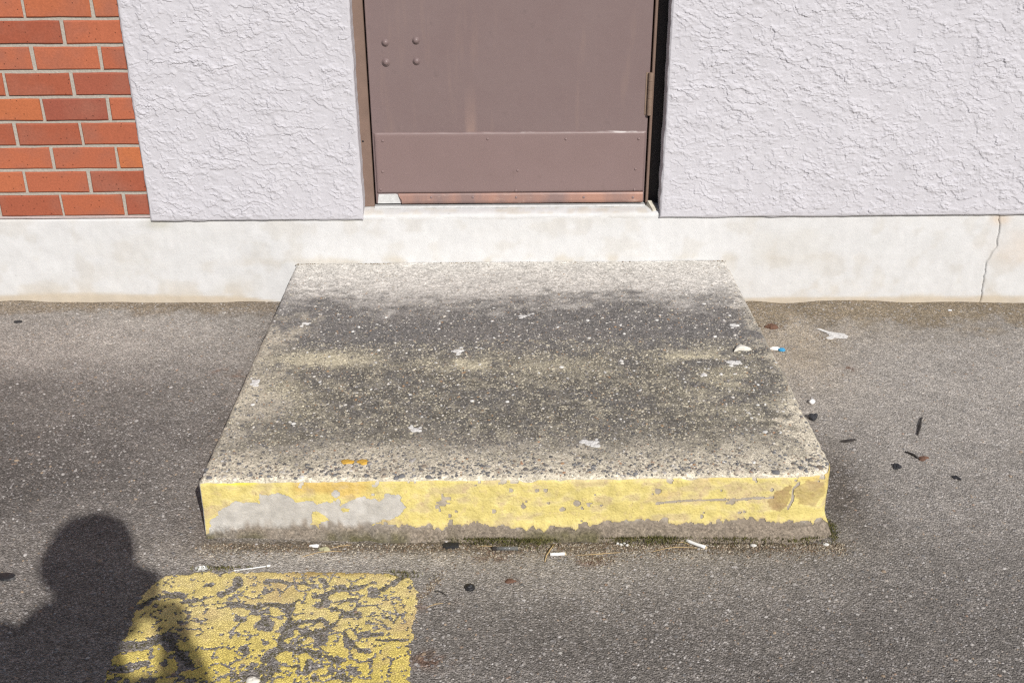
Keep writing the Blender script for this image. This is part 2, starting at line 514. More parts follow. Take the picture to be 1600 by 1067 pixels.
M_SEALANT = plain('pale_sealant', (0.55, 0.52, 0.44), 0.7, 0.2, 60, 0.001)
M_BED = plain('pink_grey_bed_mortar', (0.46, 0.385, 0.375), 0.88, 0.14, 90, 0.0015, 0, 0.2)

# paint on the step and on the ground
t = NT('old_yellow_paint')
tint = t.attr('tint').outputs['Color']
v = t.voro(165); v2 = t.voro(85); n2 = t.noise(260, 4, 0.65); n3 = t.noise(30, 5, 0.6)
col = t.mix(1.0, tint, t.ramp(n3.outputs[0], [(0.28, 0.84), (0.7, 1.10)]), 'MULTIPLY')
cr = t.ramp(n2.outputs[0], [(0.30, 0.0), (0.39, 1.0)])
col = t.mix(cr, (0.30, 0.22, 0.10), col)
hh = t.math('ADD', t.math('MULTIPLY', v.outputs['Distance'], -1.0), n2.outputs[0])
M_YELLOW = t.out(col, 0.66, t.bump(hh, 0.0014, 0.7), spec=0.3)
t = NT('thick_road_paint')
tint = t.attr('tint').outputs['Color']
nv = t.noise(60, 3); wv = t.n('VectorMath'); wv.operation = 'MULTIPLY_ADD'; t.l(nv.outputs[1], wv.inputs[0]); wv.inputs[1].default_value = (0.02, 0.02, 0.0); t.l(t.co(), wv.inputs[2])
ve = t.voro(175, 'DISTANCE_TO_EDGE', vec=wv.outputs[0], dim='2D'); n2 = t.noise(300, 4, 0.65); n3 = t.noise(26, 5, 0.6)
col = t.mix(1.0, tint, t.ramp(n3.outputs[0], [(0.28, 0.85), (0.7, 1.12)]), 'MULTIPLY')
wear = t.math('MULTIPLY', t.ramp(ve.outputs['Distance'], [(0.02, 1.0), (0.10, 0.0)]), t.ramp(n3.outputs[0], [(0.40, 0.25), (0.62, 0.95)]))
col = t.mix(t.math('MULTIPLY', wear, 0.6), col, (0.36, 0.26, 0.15))
hh = t.math('ADD', t.ramp(ve.outputs['Distance'], [(0.0, 0.0), (0.22, 1.0)]), t.math('MULTIPLY', n2.outputs[0], 0.6))
M_ROADPAINT = t.out(col, 0.75, t.bump(hh, 0.0017, 0.8), spec=0.2)

# ------------------------------------------------------------------ ground
def gz0(x):
    return -0.011 * np.clip(x, -4, 4)

def gz(x, y):
    x = np.asarray(x, float); y = np.asarray(y, float)
    z = gz0(x) + (fbm(x * 3.1, y * 3.1, 3, 5) - 0.5) * 0.008
    z += 0.012 * sst(-0.16, -0.02, y) * sst(0.7, 0.9, x) * (0.6 + 0.8 * vnoise(x * 7, y * 7, 9))
    z += 0.006 * sst(-0.09, -0.01, y) * (1 - sst(-0.75, -0.6, x)) * (0.5 + vnoise(x * 9, y * 9, 19))
    return z

def gpt(x, y, dz=0.0):
    return Vector((x, y, float(gz(np.array([x]), np.array([y]))[0]) + dz))

STEP_X0, STEP_X1, STEP_Y, STEP_Z = -0.697, 0.772, -1.352, 0.1585

def ground_colour(x, y):
    n1 = fbm(x * 4, y * 4, 5, 21); n2 = fbm(x * 13, y * 13, 4, 22); n3 = fbm(x * 40, y * 40, 3, 23)
    c = np.zeros(x.shape + (3,)); c[:] = (0.330, 0.305, 0.278)
    # pale worn lane left of the step and around the right flank
    pale = np.clip(gauss(x, y, -1.15, -0.30, 0.75, 0.20) * 0.9 + gauss(x, y, 1.15, -0.62, 0.55, 0.34) * 0.75
                   + gauss(x, y, -0.45, -1.44, 0.45, 0.055) * 0.9 + gauss(x, y, 0.1, -1.5, 0.5, 0.10) * 0.4, 0, 1)
    pale *= 0.55 + 0.9 * n2
    c = mix3(c, (0.52, 0.482, 0.436), np.clip(pale, 0, 1))
    # darker patches
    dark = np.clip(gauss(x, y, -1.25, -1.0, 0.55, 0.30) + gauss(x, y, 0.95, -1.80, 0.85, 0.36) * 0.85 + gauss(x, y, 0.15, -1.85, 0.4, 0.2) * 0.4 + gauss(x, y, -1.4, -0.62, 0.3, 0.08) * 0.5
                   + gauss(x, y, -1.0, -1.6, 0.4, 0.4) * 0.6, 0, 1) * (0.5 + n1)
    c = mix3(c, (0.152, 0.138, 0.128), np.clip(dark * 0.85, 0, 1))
    # tan dust beside the step
    dust = np.clip(gauss(x, y, 0.92, -0.36, 0.16, 0.28) + gauss(x, y, 1.0, -0.2, 0.5, 0.14) * 0.5 + gauss(x, y, -0.05, -1.40, 0.7, 0.05) * 0.45, 0, 1) * (0.45 + 0.9 * n2)
    c = mix3(c, (0.47, 0.405, 0.32), np.clip(dust, 0, 1))
    # soil strip along the wall
    wR = 0.19 + 0.05 * (n1 - 0.5) * 2 + 0.02 * np.sin(x * 5)
    soilR = sst(0.72, 0.86, x) * (1 - sst(wR * 0.45, wR * 1.25, -y + 0.22 * (n2 - 0.5) + 0.10 * (n3 - 0.5)))
    wL = 0.085 + 0.04 * (n1 - 0.5) * 2
    soilL = (1 - sst(-0.75, -0.65, x)) * (1 - sst(wL * 0.5, wL * 1.3, -y + 0.12 * (n2 - 0.5) + 0.05 * (n3 - 0.5)))
    c = mix3(c, (0.290, 0.236, 0.168), np.clip(soilR * (0.75 + 0.6 * n2), 0, 1))
    c = mix3(c, (0.30, 0.248, 0.19), np.clip(soilL * (0.75 + 0.6 * n2), 0, 1))
    # brown wash along the step's flanks
    fl = np.exp(-np.clip(STEP_X0 - x, 0, 9) / 0.055) * (x < STEP_X0 + 0.05) * sst(-1.45, -1.3, y) * (0.35 + 0.7 * n1)
    c = mix3(c, (0.165, 0.122, 0.092), np.clip(fl * 0.9, 0, 0.8))
    fr = gauss(x, y, 0.83, -1.12, 0.10, 0.22) * (0.4 + n2)
    c = mix3(c, (0.120, 0.100, 0.082), np.clip(fr, 0, 0.75))
    # rusty smear, reddish
    ru = gauss(x, y + 0.25 * (x + 0.83), -0.83, -0.525 , 0.07, 0.022) * sst(0.48, 0.68, n3 + 0.3 * (n2 - 0.5))
    c = mix3(c, (0.24, 0.135, 0.085), np.clip(ru, 0, 0.7))
    # soil and moss stain right at the step's foot
    ft = np.exp(-((y + 1.402) / 0.022) ** 2) * sst(-0.75, -0.6, x) * (1 - sst(0.76, 0.86, x)) * (0.2 + 1.2 * n2)
    c = mix3(c, (0.125, 0.095, 0.062), np.clip(ft, 0, 0.8))
    for (bx, by, s) in ((0.2, -1.46, 0.03), (-0.02, -1.43, 0.05), (0.02, -1.53, 0.016), (1.07, -0.487, 0.04), (-0.16, -1.60, 0.04), (-0.15, -1.78, 0.04)):
        c = mix3(c, (0.17, 0.085, 0.05), np.clip(gauss(x, y, bx, by, s, s * 0.6) * sst(0.42, 0.6, n3) , 0, 0.8))
    c *= ((0.9 + 0.2 * n3) * (0.80 + 0.40 * fbm(x * 1.7 + 5, y * 2.6, 4, 24)) * (0.86 + 0.28 * fbm(x * 9, y * 12, 4, 25, 0.6)))[..., None]
    return c

def axis(lo, hi, step, far_lo, far_hi):
    a = np.arange(lo, hi + 1e-9, step)
    l = [lo]; s = step
    while l[-1] > far_lo: s *= 1.6; l.append(l[-1] - s)
    h = [a[-1]]; s = step
    while h[-1] < far_hi: s *= 1.6; h.append(h[-1] + s)
    return np.concatenate([np.array(l[1:])[::-1], a, np.array(h[1:])])

gx = axis(-2.1, 2.2, 0.0075, -90, 90)
gy = axis(-2.2, 0.02, 0.0075, -90, 0.5)
GX, GY = np.meshgrid(gx, gy)
GZ = gz(GX, GY)
gv = np.stack([GX, GY, GZ], -1).reshape(-1, 3)
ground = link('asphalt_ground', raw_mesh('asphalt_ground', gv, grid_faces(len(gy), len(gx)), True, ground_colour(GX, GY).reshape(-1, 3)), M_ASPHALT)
tag(ground, 'worn grey asphalt with soil washed against the wall', None, None, 'structure')

# stones standing out of the asphalt
n = 42000
px = RNG.uniform(-1.95, 2.05, n); py = RNG.uniform(-2.05, -0.005, n)
ok = RNG.uniform(0, 1, n) < 0.25 + 1.1 * sst(0.35, 0.68, fbm(px * 5, py * 7, 4, 26, 0.6))
ok &= ~((px > STEP_X0 - 0.012) & (px < STEP_X1 + 0.012) & (py > STEP_Y - 0.02))
px, py = px[ok], py[ok]; n = len(px)
r = RNG.gamma(2.6, 0.00062, n) + 0.0009
r = np.clip(r, 0.0010, 0.0060)
gc = ground_colour(px, py)
u = RNG.uniform(0, 1, n)
pal = np.array([(0.50, 0.47, 0.45), (0.66, 0.63, 0.61), (0.34, 0.31, 0.29), (0.46, 0.34, 0.23), (0.20, 0.19, 0.19), (0.40, 0.26, 0.18)])
pick = np.searchsorted([0.34, 0.52, 0.74, 0.86, 0.97, 1.01], u)
sc_ = pal[pick] * RNG.uniform(0.75, 1.15, (n, 1))
soil = np.clip((gc[:, 0] - gc[:, 2]) / 0.10, 0, 1)
big = RNG.uniform(0, 1, n) < 0.03
r[big] = RNG.uniform(0.0035, 0.0075, big.sum())
cc = mix3(sc_, (0, 0, 0), np.zeros(n)) * (1 - 0.35 * soil[:, None]) * 0.72 + gc * 0.28
V, F, C = dome_field(np.stack([px, py, gz(px, py)], -1), r, RNG.uniform(0.55, 1, n), r * RNG.uniform(0.18, 0.5, n), RNG.uniform(0, 6.28, n), cc)
ag = link('loose_aggregate', raw_mesh('asphalt_aggregate', V, F, True, C), M_STONE, ground)
tag(ag, kind='stuff')

# ------------------------------------------------------------------ foundation wall (cracked in two)
def crack_x(z):
    zs = np.array([-0.10, -0.014, 0.02, 0.06, 0.10, 0.143, 0.165, 0.201, 0.23, 0.27, 0.305, 0.34])
    xs = np.array([1.684, 1.682, 1.683, 1.678, 1.680, 1.677, 1.688, 1.702, 1.699, 1.700, 1.690, 1.686])
    return np.interp(z, zs, xs) + 0.004 * (vnoise(z * 95, z * 0, 3) - 0.5) + 0.003 * (vnoise(z * 260, z * 0, 4) - 0.5)

def found_colour(x, z):
    n1 = fbm(x * 3, z * 6, 5, 61); n2 = fbm(x * 14, z * 14, 4, 62); n3 = fbm(x * 60, z * 25, 3, 63)
    c = np.zeros(x.shape + (3,)); c[:] = (0.662, 0.668, 0.676)
    c = mix3(c, (0.62, 0.612, 0.59), np.clip(sst(0.50, 0.75, n1) * 0.6, 0, 1))
    c = mix3(c, (0.55, 0.525, 0.48), np.clip(sst(0.56, 0.72, n2) * 0.35, 0, 1))
    g_ = gz0(x)
    hgt = 0.026 + 0.016 * (n1 - 0.5) * 2 + 0.022 * gauss(x, z, 1.0, 0.02, 0.28, 9) + 0.010 * np.sin(x * 4 + 1)
    splash = 1 - sst(hgt * 0.72, hgt * 1.15, z - g_)
    c = mix3(c, (0.55, 0.475, 0.37), np.clip(splash * (0.55 + 0.6 * n2), 0, 0.9))
    spl2 = 1 - sst(0.0, 0.11, z - g_)
    c = mix3(c, (0.60, 0.54, 0.45), np.clip(spl2 * sst(0.48, 0.72, n2) * 0.55, 0, 1))
    st = gauss(x, z, 1.70, 0.30, 0.03, 0.02) + gauss(x, z, 1.80, 0.20, 0.10, 0.06) * 0.6
    c = mix3(c, (0.62, 0.50, 0.38), np.clip(st * (0.3 + n2), 0, 0.6))
    st = gauss(x, z, -1.15, 0.305, 0.04, 0.02) + gauss(x, z, -0.51, 0.318, 0.05, 0.006) * 0.9
    c = mix3(c, (0.45, 0.44, 0.37), np.clip(st * (0.2 + n2), 0, 0.55))
    dr = gauss(x, z, 0.03, 0.165, 0.75, 0.016) * sst(0.4, 0.65, n2)
    c = mix3(c, (0.56, 0.515, 0.44), np.clip(dr, 0, 0.6))
    return c * (0.95 + 0.1 * n3)[..., None]

foundation = thing('foundation_wall', (0.1, 0.0, 0.0), 'low whitewashed concrete foundation with a thin crack near its right end', 'wall')
def found_section(x_a, x_b, crack_side):
    nz_ = 48
    zz_ = np.concatenate([[-0.12], np.linspace(-0.05, 0.322, nz_)])
    xx = axis(max(x_a, -1.9), min(x_b, 2.2), 0.008, x_a, x_b) if crack_side == 'R' else axis(1.66, 2.1, 0.006, 1.65, x_b)
    if crack_side == 'R':
        xx = np.concatenate([xx[xx < 1.62], np.linspace(1.625, 1.70, 12)])
    else:
        xx = np.concatenate([np.linspace(1.70, 1.78, 12), xx[xx > 1.79]])
    X, Z = np.meshgrid(xx, zz_)
    cx_ = crack_x(Z)
    wgt = 0.0010 + 0.0006 * vnoise(Z * 60, Z * 0, 8)
    if crack_side == 'R':
        tt = sst(1.55, 1.70, X); X = X + (cx_ - wgt - 1.70) * tt
    else:
        tt = 1 - sst(1.70, 1.85, X); X = X + (cx_ + wgt - 1.70) * tt
    Y = (fbm(X * 9, Z * 9, 4, 71) - 0.5) * 0.0045 + (fbm(X * 45, Z * 45, 2, 72) - 0.5) * 0.0014
    # rounded upper arris, hidden returns
    col_ = found_colour(X, Z)
    P = np.stack([X, Y, Z], -1)
    top = P[-1].copy(); top[:, 1] += 0.004; top[:, 2] += 0.003
    back = P[-1].copy(); back[:, 1] = 0.30; back[:, 2] += 0.003
    P = np.concatenate([P, top[None], back[None]], 0); cc_ = np.concatenate([col_, col_[-1:], col_[-1:]], 0)
    ny, nx = P.shape[:2]
    edge_i = nx - 1 if crack_side == 'R' else 0
    f = grid_faces(ny, nx)
    V_ = P.reshape(-1, 3); C_ = cc_.reshape(-1, 3)
    # inner wall of the crack, running back into the concrete
    e = np.arange(ny - 2) * nx + edge_i
    dv = V_[e].copy(); dv[:, 1] += 0.06
    base = len(V_)
    ids = base + np.arange(len(e))
    q = np.stack([e[:-1], ids[:-1], ids[1:], e[1:]], -1)
    if crack_side != 'R': q = q[:, ::-1]
    V_ = np.concatenate([V_, dv]); C_ = np.concatenate([C_, C_[e] * 0.5]); f = np.concatenate([f, q])
    return link('foundation_section', raw_mesh('foundation_section', V_, f, True, C_), M_FOUND, foundation)
found_section(-6.0, 2.0, 'R')
found_section(1.6, 6.0, 'L')
v, f = box(-6, 6, 0.055, 0.30, -0.12, 0.318)
link('foundation_core', py_mesh('foundation_core', v, f), M_MORTAR, foundation)

# concrete sill in the doorway: slopes up from the face to the threshold
xs = np.linspace(-0.468, 0.541, 150); prof = [(0.0075, 0.292), (-0.0012, 0.318), (-0.0002, 0.327), (0.006, 0.3325), (0.022, 0.336), (0.044, 0.340), (0.12, 0.341)]
X, K = np.meshgrid(xs, np.arange(len(prof)))
pr = np.array(prof)
Y = pr[K, 0] + (fbm(X * 18, K * 0.9, 3, 81) - 0.5) * 0.004 * (K > 0); Z = pr[K, 1] + (fbm(X * 22, K * 1.3, 3, 82) - 0.5) * 0.005 * (K > 0)
cs = found_colour(X, Z * 0 + 0.2)
cs = mix3(cs, (0.58, 0.52, 0.42), np.clip(sst(0.5, 0.7, fbm(X * 25, K * 1.0, 4, 83)) * 0.45 * (K > 2), 0, 1))
sill = link('concrete_sill', raw_mesh('concrete_sill', np.stack([X, Y, Z], -1).reshape(-1, 3), grid_faces(len(prof), len(xs)), True, cs.reshape(-1, 3)), M_FOUND, foundation)
# chipped wedge of render at the right foot of the frame
v = [(0.497, 0.050, 0.340), (0.533, 0.050, 0.340), (0.538, -0.002, 0.325), (0.512, 0.006, 0.326), (0.500, 0.040, 0.362), (0.516, 0.049, 0.358), (0.533, 0.020, 0.338), (0.515, 0.010, 0.338)]
f = [(0, 3, 7, 4), (3, 2, 6, 7), (2, 1, 5, 6), (4, 7, 6, 5), (0, 4, 5, 1), (0, 1, 2, 3)]
link('mortar_wedge', py_mesh('mortar_wedge', v, f, False), M_SEALANT, foundation)

# ------------------------------------------------------------------ brick wall
BX1 = -1.1725
brick_wall = thing('brick_wall', (-1.9, 0.0, 0.325), 'orange-red brick wall in running bond left of the stucco panel', 'wall')
v, f = box(-4.0, BX1, 0.0065, 0.28, 0.3255, 3.0)
link('mortar_joints', py_mesh('mortar_joints', v, f), M_MORTAR, brick_wall)
PITCH_Z, PITCH_X, JOINT = 0.0803, 0.2115, 0.0112
xs = np.linspace(-4.0, BX1, 120)
pv = np.array([(0.0068, 0.3258), (-0.0015, 0.3262), (-0.0022, 0.3315), (0.0068, 0.3335)])
X, K = np.meshgrid(xs, np.arange(4))
Yb = pv[K, 0] + (fbm(X * 20, K * 1.0, 3, 84) - 0.5) * 0.003 * (K > 0) * (K < 3); Zb = pv[K, 1] + (fbm(X * 26, K * 0.0, 3, 85) - 0.5) * 0.0025 * (K > 1)
link('bed_mortar', raw_mesh('bed_mortar', np.stack([X, Yb, Zb], -1).reshape(-1, 3), grid_faces(4, len(xs)), True), M_BED, brick_wall)

def brick_mesh(w, seed, h=0.0700):
    """fired brick: worn, slightly ragged arris round the face"""
    rg = random.Random(seed)
    k = 4 if w > 0.12 else 2
    per = [(-w / 2 + w * i / k, -h / 2) for i in range(k)] + [(w / 2, -h / 2)] + [(w / 2 - w * i / k, h / 2) for i in range(k)] + [(-w / 2, h / 2)]
    n_ = len(per); v = []; f = []
    for x, z in per: v.append((x, 0.09, z))
    for x, z in per: v.append((x + rg.uniform(-0.0011, 0.0011), 0.0032 + rg.uniform(0, 0.001), z + rg.uniform(-0.0011, 0.0011)))
    for x, z in per: v.append((x - math.copysign(0.0026 + rg.uniform(0, 0.0016), x), rg.uniform(-0.0005, 0.0004), z - math.copysign(0.0026 + rg.uniform(0, 0.0016), z)))
    for r_ in range(2):
        for i in range(n_):
            j = (i + 1) % n_
            f.append((r_ * n_ + i, r_ * n_ + j, (r_ + 1) * n_ + j, (r_ + 1) * n_ + i))
    f.append(tuple(range(2 * n_, 3 * n_)))
    return py_mesh('brick', v, f)
brick_meshes = [brick_mesh(PITCH_X - JOINT, s) for s in range(6)]
cut_meshes = {}
for k in range(29):
    zc = 0.3325 + PITCH_Z * k + PITCH_Z / 2 - 0.001
    j0 = -1.253 if k % 2 == 0 else -1.3555          # last vertical joint left of the stucco
    # cut brick against the stucco
    w = BX1 - 0.001 - (j0 + JOINT / 2)
    key = round(w, 3)
    if key not in cut_meshes: cut_meshes[key] = [brick_mesh(w, 50 + i) for i in range(3)]
    ob = link('brick', cut_meshes[key][k % 3], M_BRICK, brick_wall, (j0 + JOINT / 2 + w / 2, random.uniform(-0.001, 0.001), zc))
    ob.rotation_euler = (random.uniform(-0.006, 0.006), 0, 0)
    for c in range(5):
        dx = random.uniform(-0.0015, 0.0015)
        xc = j0 - PITCH_X * (c + 0.5)
        if k == 0 and c == 1: dx = 0.004
        ob = link('brick', brick_meshes[(k * 5 + c * 3) % 6], M_BRICK, brick_wall, (xc + dx, random.uniform(-0.0012, 0.001), zc + random.uniform(-0.0008, 0.0008)))
        ob.rotation_euler = (random.uniform(-0.006, 0.006), random.uniform(-0.003, 0.003), random.uniform(-0.004, 0.004))

# ------------------------------------------------------------------ stucco panels
def stucco_height(x, z, seed):
    """skip-trowel plaster: overlapping smears, each ending in a ragged lip that faces down and left"""
    x = x * 0.86; z = z * 0.86
    wx = x + 0.020 * (fbm(x * 14, z * 14, 3, seed + 1) - 0.5)
    wz = z + 0.030 * (fbm(x * 7, z * 10, 3, seed + 2, 0.5) - 0.5) * 2
    fine = (fbm(x * 95, z * 110, 3, seed + 3, 0.6) - 0.5)
    h = np.zeros_like(x)
    for i, (fr_, amp, tilt, cw) in enumerate(((12, 0.0032, 0.20, 0.028), (18, 0.0029, 0.46, 0.040), (25, 0.0024, -0.05, 0.055), (34, 0.0021, 0.75, 0.07))):
        ph = (wz + tilt * wx) * fr_ + 3.0 * fbm(wx * (6 + 3 * i), wz * (9 + 4 * i), 4, seed + 20 + i, 0.55) + (0.32 + 0.12 * i) * fine
        saw = ph - np.floor(ph)
        msk = sst(0.505, 0.625, fbm(x * (12 + 8 * i), z * (16 + 9 * i), 4, seed + 30 + i, 0.6))
        h += amp * sst(0.0, cw, saw) * (1 - saw) * msk
    pits = sst(0.60, 0.72, fbm(x * 110, z * 150, 2, seed + 50)) * sst(0.45, 0.62, fbm(x * 14, z * 22, 3, seed + 51))
    return h * 0.86 - 0.0008 * pits

def stucco_panel(name, x0, x1, seed, label, fine_hi):
    th = thing(name, ((x0 + x1) / 2, -0.012, 0.322), label, 'wall')
    step = 0.0025
    lo, hi = max(x0, -1.3), min(x1, fine_hi)
    xx = np.arange(lo, hi, step)
    if x1 > fine_hi:
        ext = [xx[-1]]; s = step
        while ext[-1] < x1: s = min(s * 1.35, 0.05); ext.append(ext[-1] + s)
        xx = np.concatenate([xx, np.array(ext[1:-1]), [x1]])
    else:
        xx = np.concatenate([xx, [x1]])
    zz_ = np.arange(0.318, 1.16, step); ext = [zz_[-1]]; s = step
    while ext[-1] < 3.0: s = min(s * 1.35, 0.05); ext.append(ext[-1] + s)
    zz_ = np.concatenate([zz_, np.array(ext[1:-1]), [3.0]])
    X, Z = np.meshgrid(xx, zz_)
    ed = np.minimum(np.minimum(X - x0, x1 - X), Z - 0.318)
    Y = -0.0125 - stucco_height(X, Z, seed) * sst(-0.004, 0.022, ed)
    Y += 0.004 * (1 - sst(0, 0.006, ed)) ** 2
    Zw = Z + (Z < 0.319) * (fbm(X * 14, Z * 0, 4, seed + 60) - 0.5) * 0.007
    Zw = Zw + (Z < 0.40) * (0.323 - 0.318) * (X > 0) * 0
    wob = (fbm(Z * 24, Z * 0 + X * 0.01, 4, seed + 61) - 0.5) * 0.005
    Xw = X + wob * (np.abs(X - x0) < 1e-6) + wob * (np.abs(X - x1) < 1e-6)
    P = np.stack([Xw, Y, Zw], -1)
    ny, nx = P.shape[:2]
    V_ = P.reshape(-1, 3); f = grid_faces(ny, nx)
    loop = np.concatenate([np.arange(nx), np.arange(1, ny) * nx + nx - 1, (ny - 1) * nx + np.arange(nx - 2, -1, -1), np.arange(ny - 2, 0, -1) * nx])
    nl = len(loop)
    yb = 0.0542 if True else 0.2
    b = V_[loop].copy(); b[:, 1] = yb
    # the lower edge is only as deep as the coat in front of the foundation
    b[:nx, 1] = 0.0
    ids = len(V_) + np.arange(nl)
    q = np.stack([loop, ids, np.roll(ids, -1), np.roll(loop, -1)], -1)
    V_ = np.concatenate([V_, b]); f = np.concatenate([f, q])
    link('stucco_face', raw_mesh('stucco_face', V_, f, False), M_STUCCO, th)
    v, fb = box(x0 + 0.004, x1 - 0.004, 0.054, 0.26, 0.326, 2.99)
    link('backing', py_mesh('backing', v, fb), M_MORTAR, th)
    return th
stucco_panel('stucco_wall', -1.1695, -0.4585, 100, 'narrow pale lavender stucco wall panel between the brick and the door', 0.0)
stucco_panel('stucco_wall', 0.5365, 4.0, 300, 'wide pale lavender stucco wall right of the door', 1.84)
# head wall over the door, out of frame
hw = thing('stucco_lintel', (0.04, -0.01, 2.50), 'pale lavender stucco band over the door head', 'wall')
v, f = cbox(-0.4575, 0.5355, -0.0135, 0.26, 2.50, 3.0, 0.003)
link('stucco_face', py_mesh('lintel_face', v, f), M_STUCCO, hw)

# ------------------------------------------------------------------ door frame and door
DY = 0.055                                   # plane of the door and of the frame
frame = thing('door_frame', (0.04, DY, 0.34), 'brown painted steel frame around the door', 'door frame')
for x0, x1 in ((-0.4625, -0.4262), (0.4945, 0.5035)):
    v, f = cbox(x0, x1, DY - 0.001, DY + 0.10, 0.3415, 2.49, 0.002)
    link('jamb', py_mesh('jamb', v, f), M_FRAME, frame)
v, f = cbox(0.5037, 0.5395, DY + 0.018, DY + 0.10, 0.3415, 2.49, 0.002)  # dark set-back strip added where the reveal's shadow falls on the jamb
link('jamb_shadow_strip', py_mesh('jamb_shadow_strip', v, f), M_JAMBSHADE, frame)
v, f = cbox(-0.4255, 0.4940, DY - 0.001, DY + 0.10, 2.452, 2.49, 0.002)
link('head', py_mesh('frame_head', v, f), M_FRAME, frame)
v, f = box(-0.4255, 0.4940, DY + 0.055, DY + 0.10, 0.341, 2.452)
link('door_stop', py_mesh('door_stop', v, f), M_RUBBER, frame)
# pale threshold
v, f = cbox(-0.4262, 0.4935, DY - 0.016, DY + 0.06, 0.3395, 0.3465, 0.0022)
link('threshold', py_mesh('threshold', v, f), M_ALU, frame)
v, f = dome(-0.452, DY - 0.001, 0.568, 0.0035, 0.0018)
link('screw_head', py_mesh('screw_head', v, f, True), M_RUBBER, frame)

door = thing('metal_door', (0.035, DY, 0.35), 'dull brown painted metal door with a riveted kick plate', 'door')
v, f = cbox(-0.4205, 0.4885, DY, DY + 0.045, 0.352, 2.448, 0.0022)
leaf = link('leaf', py_mesh('door_leaf', v, f), M_DOOR, door)
for i, (bx, bz) in enumerate(((-0.361, 0.887), (-0.263, 0.893), (-0.362, 0.825), (-0.264, 0.828))):
    # round carriage-bolt head with a shallow rim
    vv, ff = join_vf(dome(bx, DY, bz, 0.0095, 0.0062), tube([(bx, DY + 0.0005, bz), (bx, DY - 0.0014, bz)], 0.0122 if i != 2 else 0.0135, 18))
    link('bolt_head', py_mesh('bolt_head', vv, ff, True), M_DOOR, leaf)
# kick plate, slightly buckled
xs = np.linspace(-0.4155, 0.4845, 120); zs = np.linspace(0.3885, 0.597, 30)
X, Z = np.meshgrid(xs, zs)
ed = np.minimum(np.minimum(X - xs[0], xs[-1] - X), np.minimum(Z - zs[0], zs[-1] - Z))
Y = DY - 0.0022 - 0.0016 * fbm(X * 5, Z * 8, 3, 91) + 0.0022 * (1 - sst(0, 0.004, ed))
Z = Z + (Z > 0.5965) * (fbm(X * 16, Z * 0, 3, 92) - 0.5) * 0.004
kick = link('kick_plate', raw_mesh('kick_plate', np.stack([X, Y, Z], -1).reshape(-1, 3), grid_faces(30, 120), True), M_KICK, door)
sol = kick.modifiers.new('thickness', 'SOLIDIFY'); sol.thickness = 0.0015; sol.offset = -1
riv = py_mesh('rivet', *dome(0, 0, 0, 0.0048, 0.0030, seg=10, rings=3), True)
for (rx, rz) in ((-0.386, 0.57), (-0.039, 0.574), (0.22, 0.572), (0.462, 0.571), (-0.392, 0.465), (0.06, 0.466), (0.456, 0.468), (0.054, 0.396), (0.455, 0.396), (-0.402, 0.403)):
    link('rivet', riv, M_KICK, kick, (rx, DY - 0.0033, rz))
# door sweep, its left end broken off to bare metal
xs = np.linspace(-0.333, 0.4845, 110); pz = np.array([(-0.0005, 0.3875), (-0.0032, 0.3868), (-0.0042, 0.3800), (-0.0046, 0.3650), (-0.0052, 0.3530), (-0.0005, 0.3522)])
X, K = np.meshgrid(xs, np.arange(6))
X = X - 0.010 * (X < xs[0] + 1e-6) * (K < 3)
Y = DY + pz[K, 0] - 0.0012 * fbm(X * 9, K * 0.4, 3, 93); Z = pz[K, 1] + 0.0016 * (fbm(X * 15, K * 0.2, 3, 94) - 0.5)
sweep = link('door_sweep', raw_mesh('door_sweep', np.stack([X, Y, Z], -1).reshape(-1, 3), grid_faces(6, 110, flip=True), True), M_SWEEP, door)
for (rx, rz) in ((-0.233, 0.3745), (-0.092, 0.374), (0.055, 0.372), (0.284, 0.371), (0.451, 0.369)):
    link('rivet', riv, M_KICK, sweep, (rx, DY - 0.0042, rz))
o_ = [(-0.4145, 0.3535), (-0.337, 0.3535), (-0.346, 0.384), (-0.352, 0.3868), (-0.410, 0.386)]
v = [(x, DY - 0.0028, z) for x, z in o_] + [(x, DY - 0.0004, z) for x, z in o_]
f = [(0, 1, 2, 3, 4)] + [(i, i + 5, (i + 1) % 5 + 5, (i + 1) % 5) for i in range(5)]
bare = link('bare_sweep_end', py_mesh('bare_sweep_end', v, f), M_ALU, door)
bare['label'] = 'bare bright metal at the left end of the sweep'
# hinge: knuckles standing proud of the joint
for hz in (0.7195, 2.20):
    vv, ff = tube([(0.4915, DY - 0.0065, hz - 0.069), (0.4915, DY - 0.0065, hz + 0.069)], 0.0078, 14)
    hinge = link('hinge', py_mesh('hinge', vv, ff, False), M_FRAMEL, door)
    for k in range(-2, 3):
        vv, ff = tube([(0.4915, DY - 0.0065, hz + k * 0.0276 - 0.0132), (0.4915, DY - 0.0065, hz + k * 0.0276 + 0.0132)], 0.0086, 14)
        link('knuckle', py_mesh('knuckle', vv, ff, False), M_FRAMEL, hinge)
    v, f = box(0.4760, 0.4915, DY - 0.0016, DY + 0.002, hz - 0.069, hz + 0.069)
    link('leaf_plate', py_mesh('hinge_plate', v, f), M_FRAMEL, hinge)

# ------------------------------------------------------------------ concrete step
step = thing('concrete_step', (0.04, -0.68, 0.0), 'broad exposed-aggregate concrete step with a yellow painted front edge', 'step')
RC = 0.075
def corner(x, y, rad=RC):
    """round the right front corner in plan"""
    cx, cy = STEP_X1 - rad, STEP_Y + rad
    a = (x - cx) / rad; b = (cy - y) / rad
    m = (a > 0) & (b > 0)
    s = np.where(m, np.maximum(a, b) / np.maximum(np.hypot(a, b), 1e-9), 1.0)
    s = 1 - (1 - s) * 0.75
    return np.where(m, cx + a * s * rad, x), np.where(m, cy - b * s * rad, y)

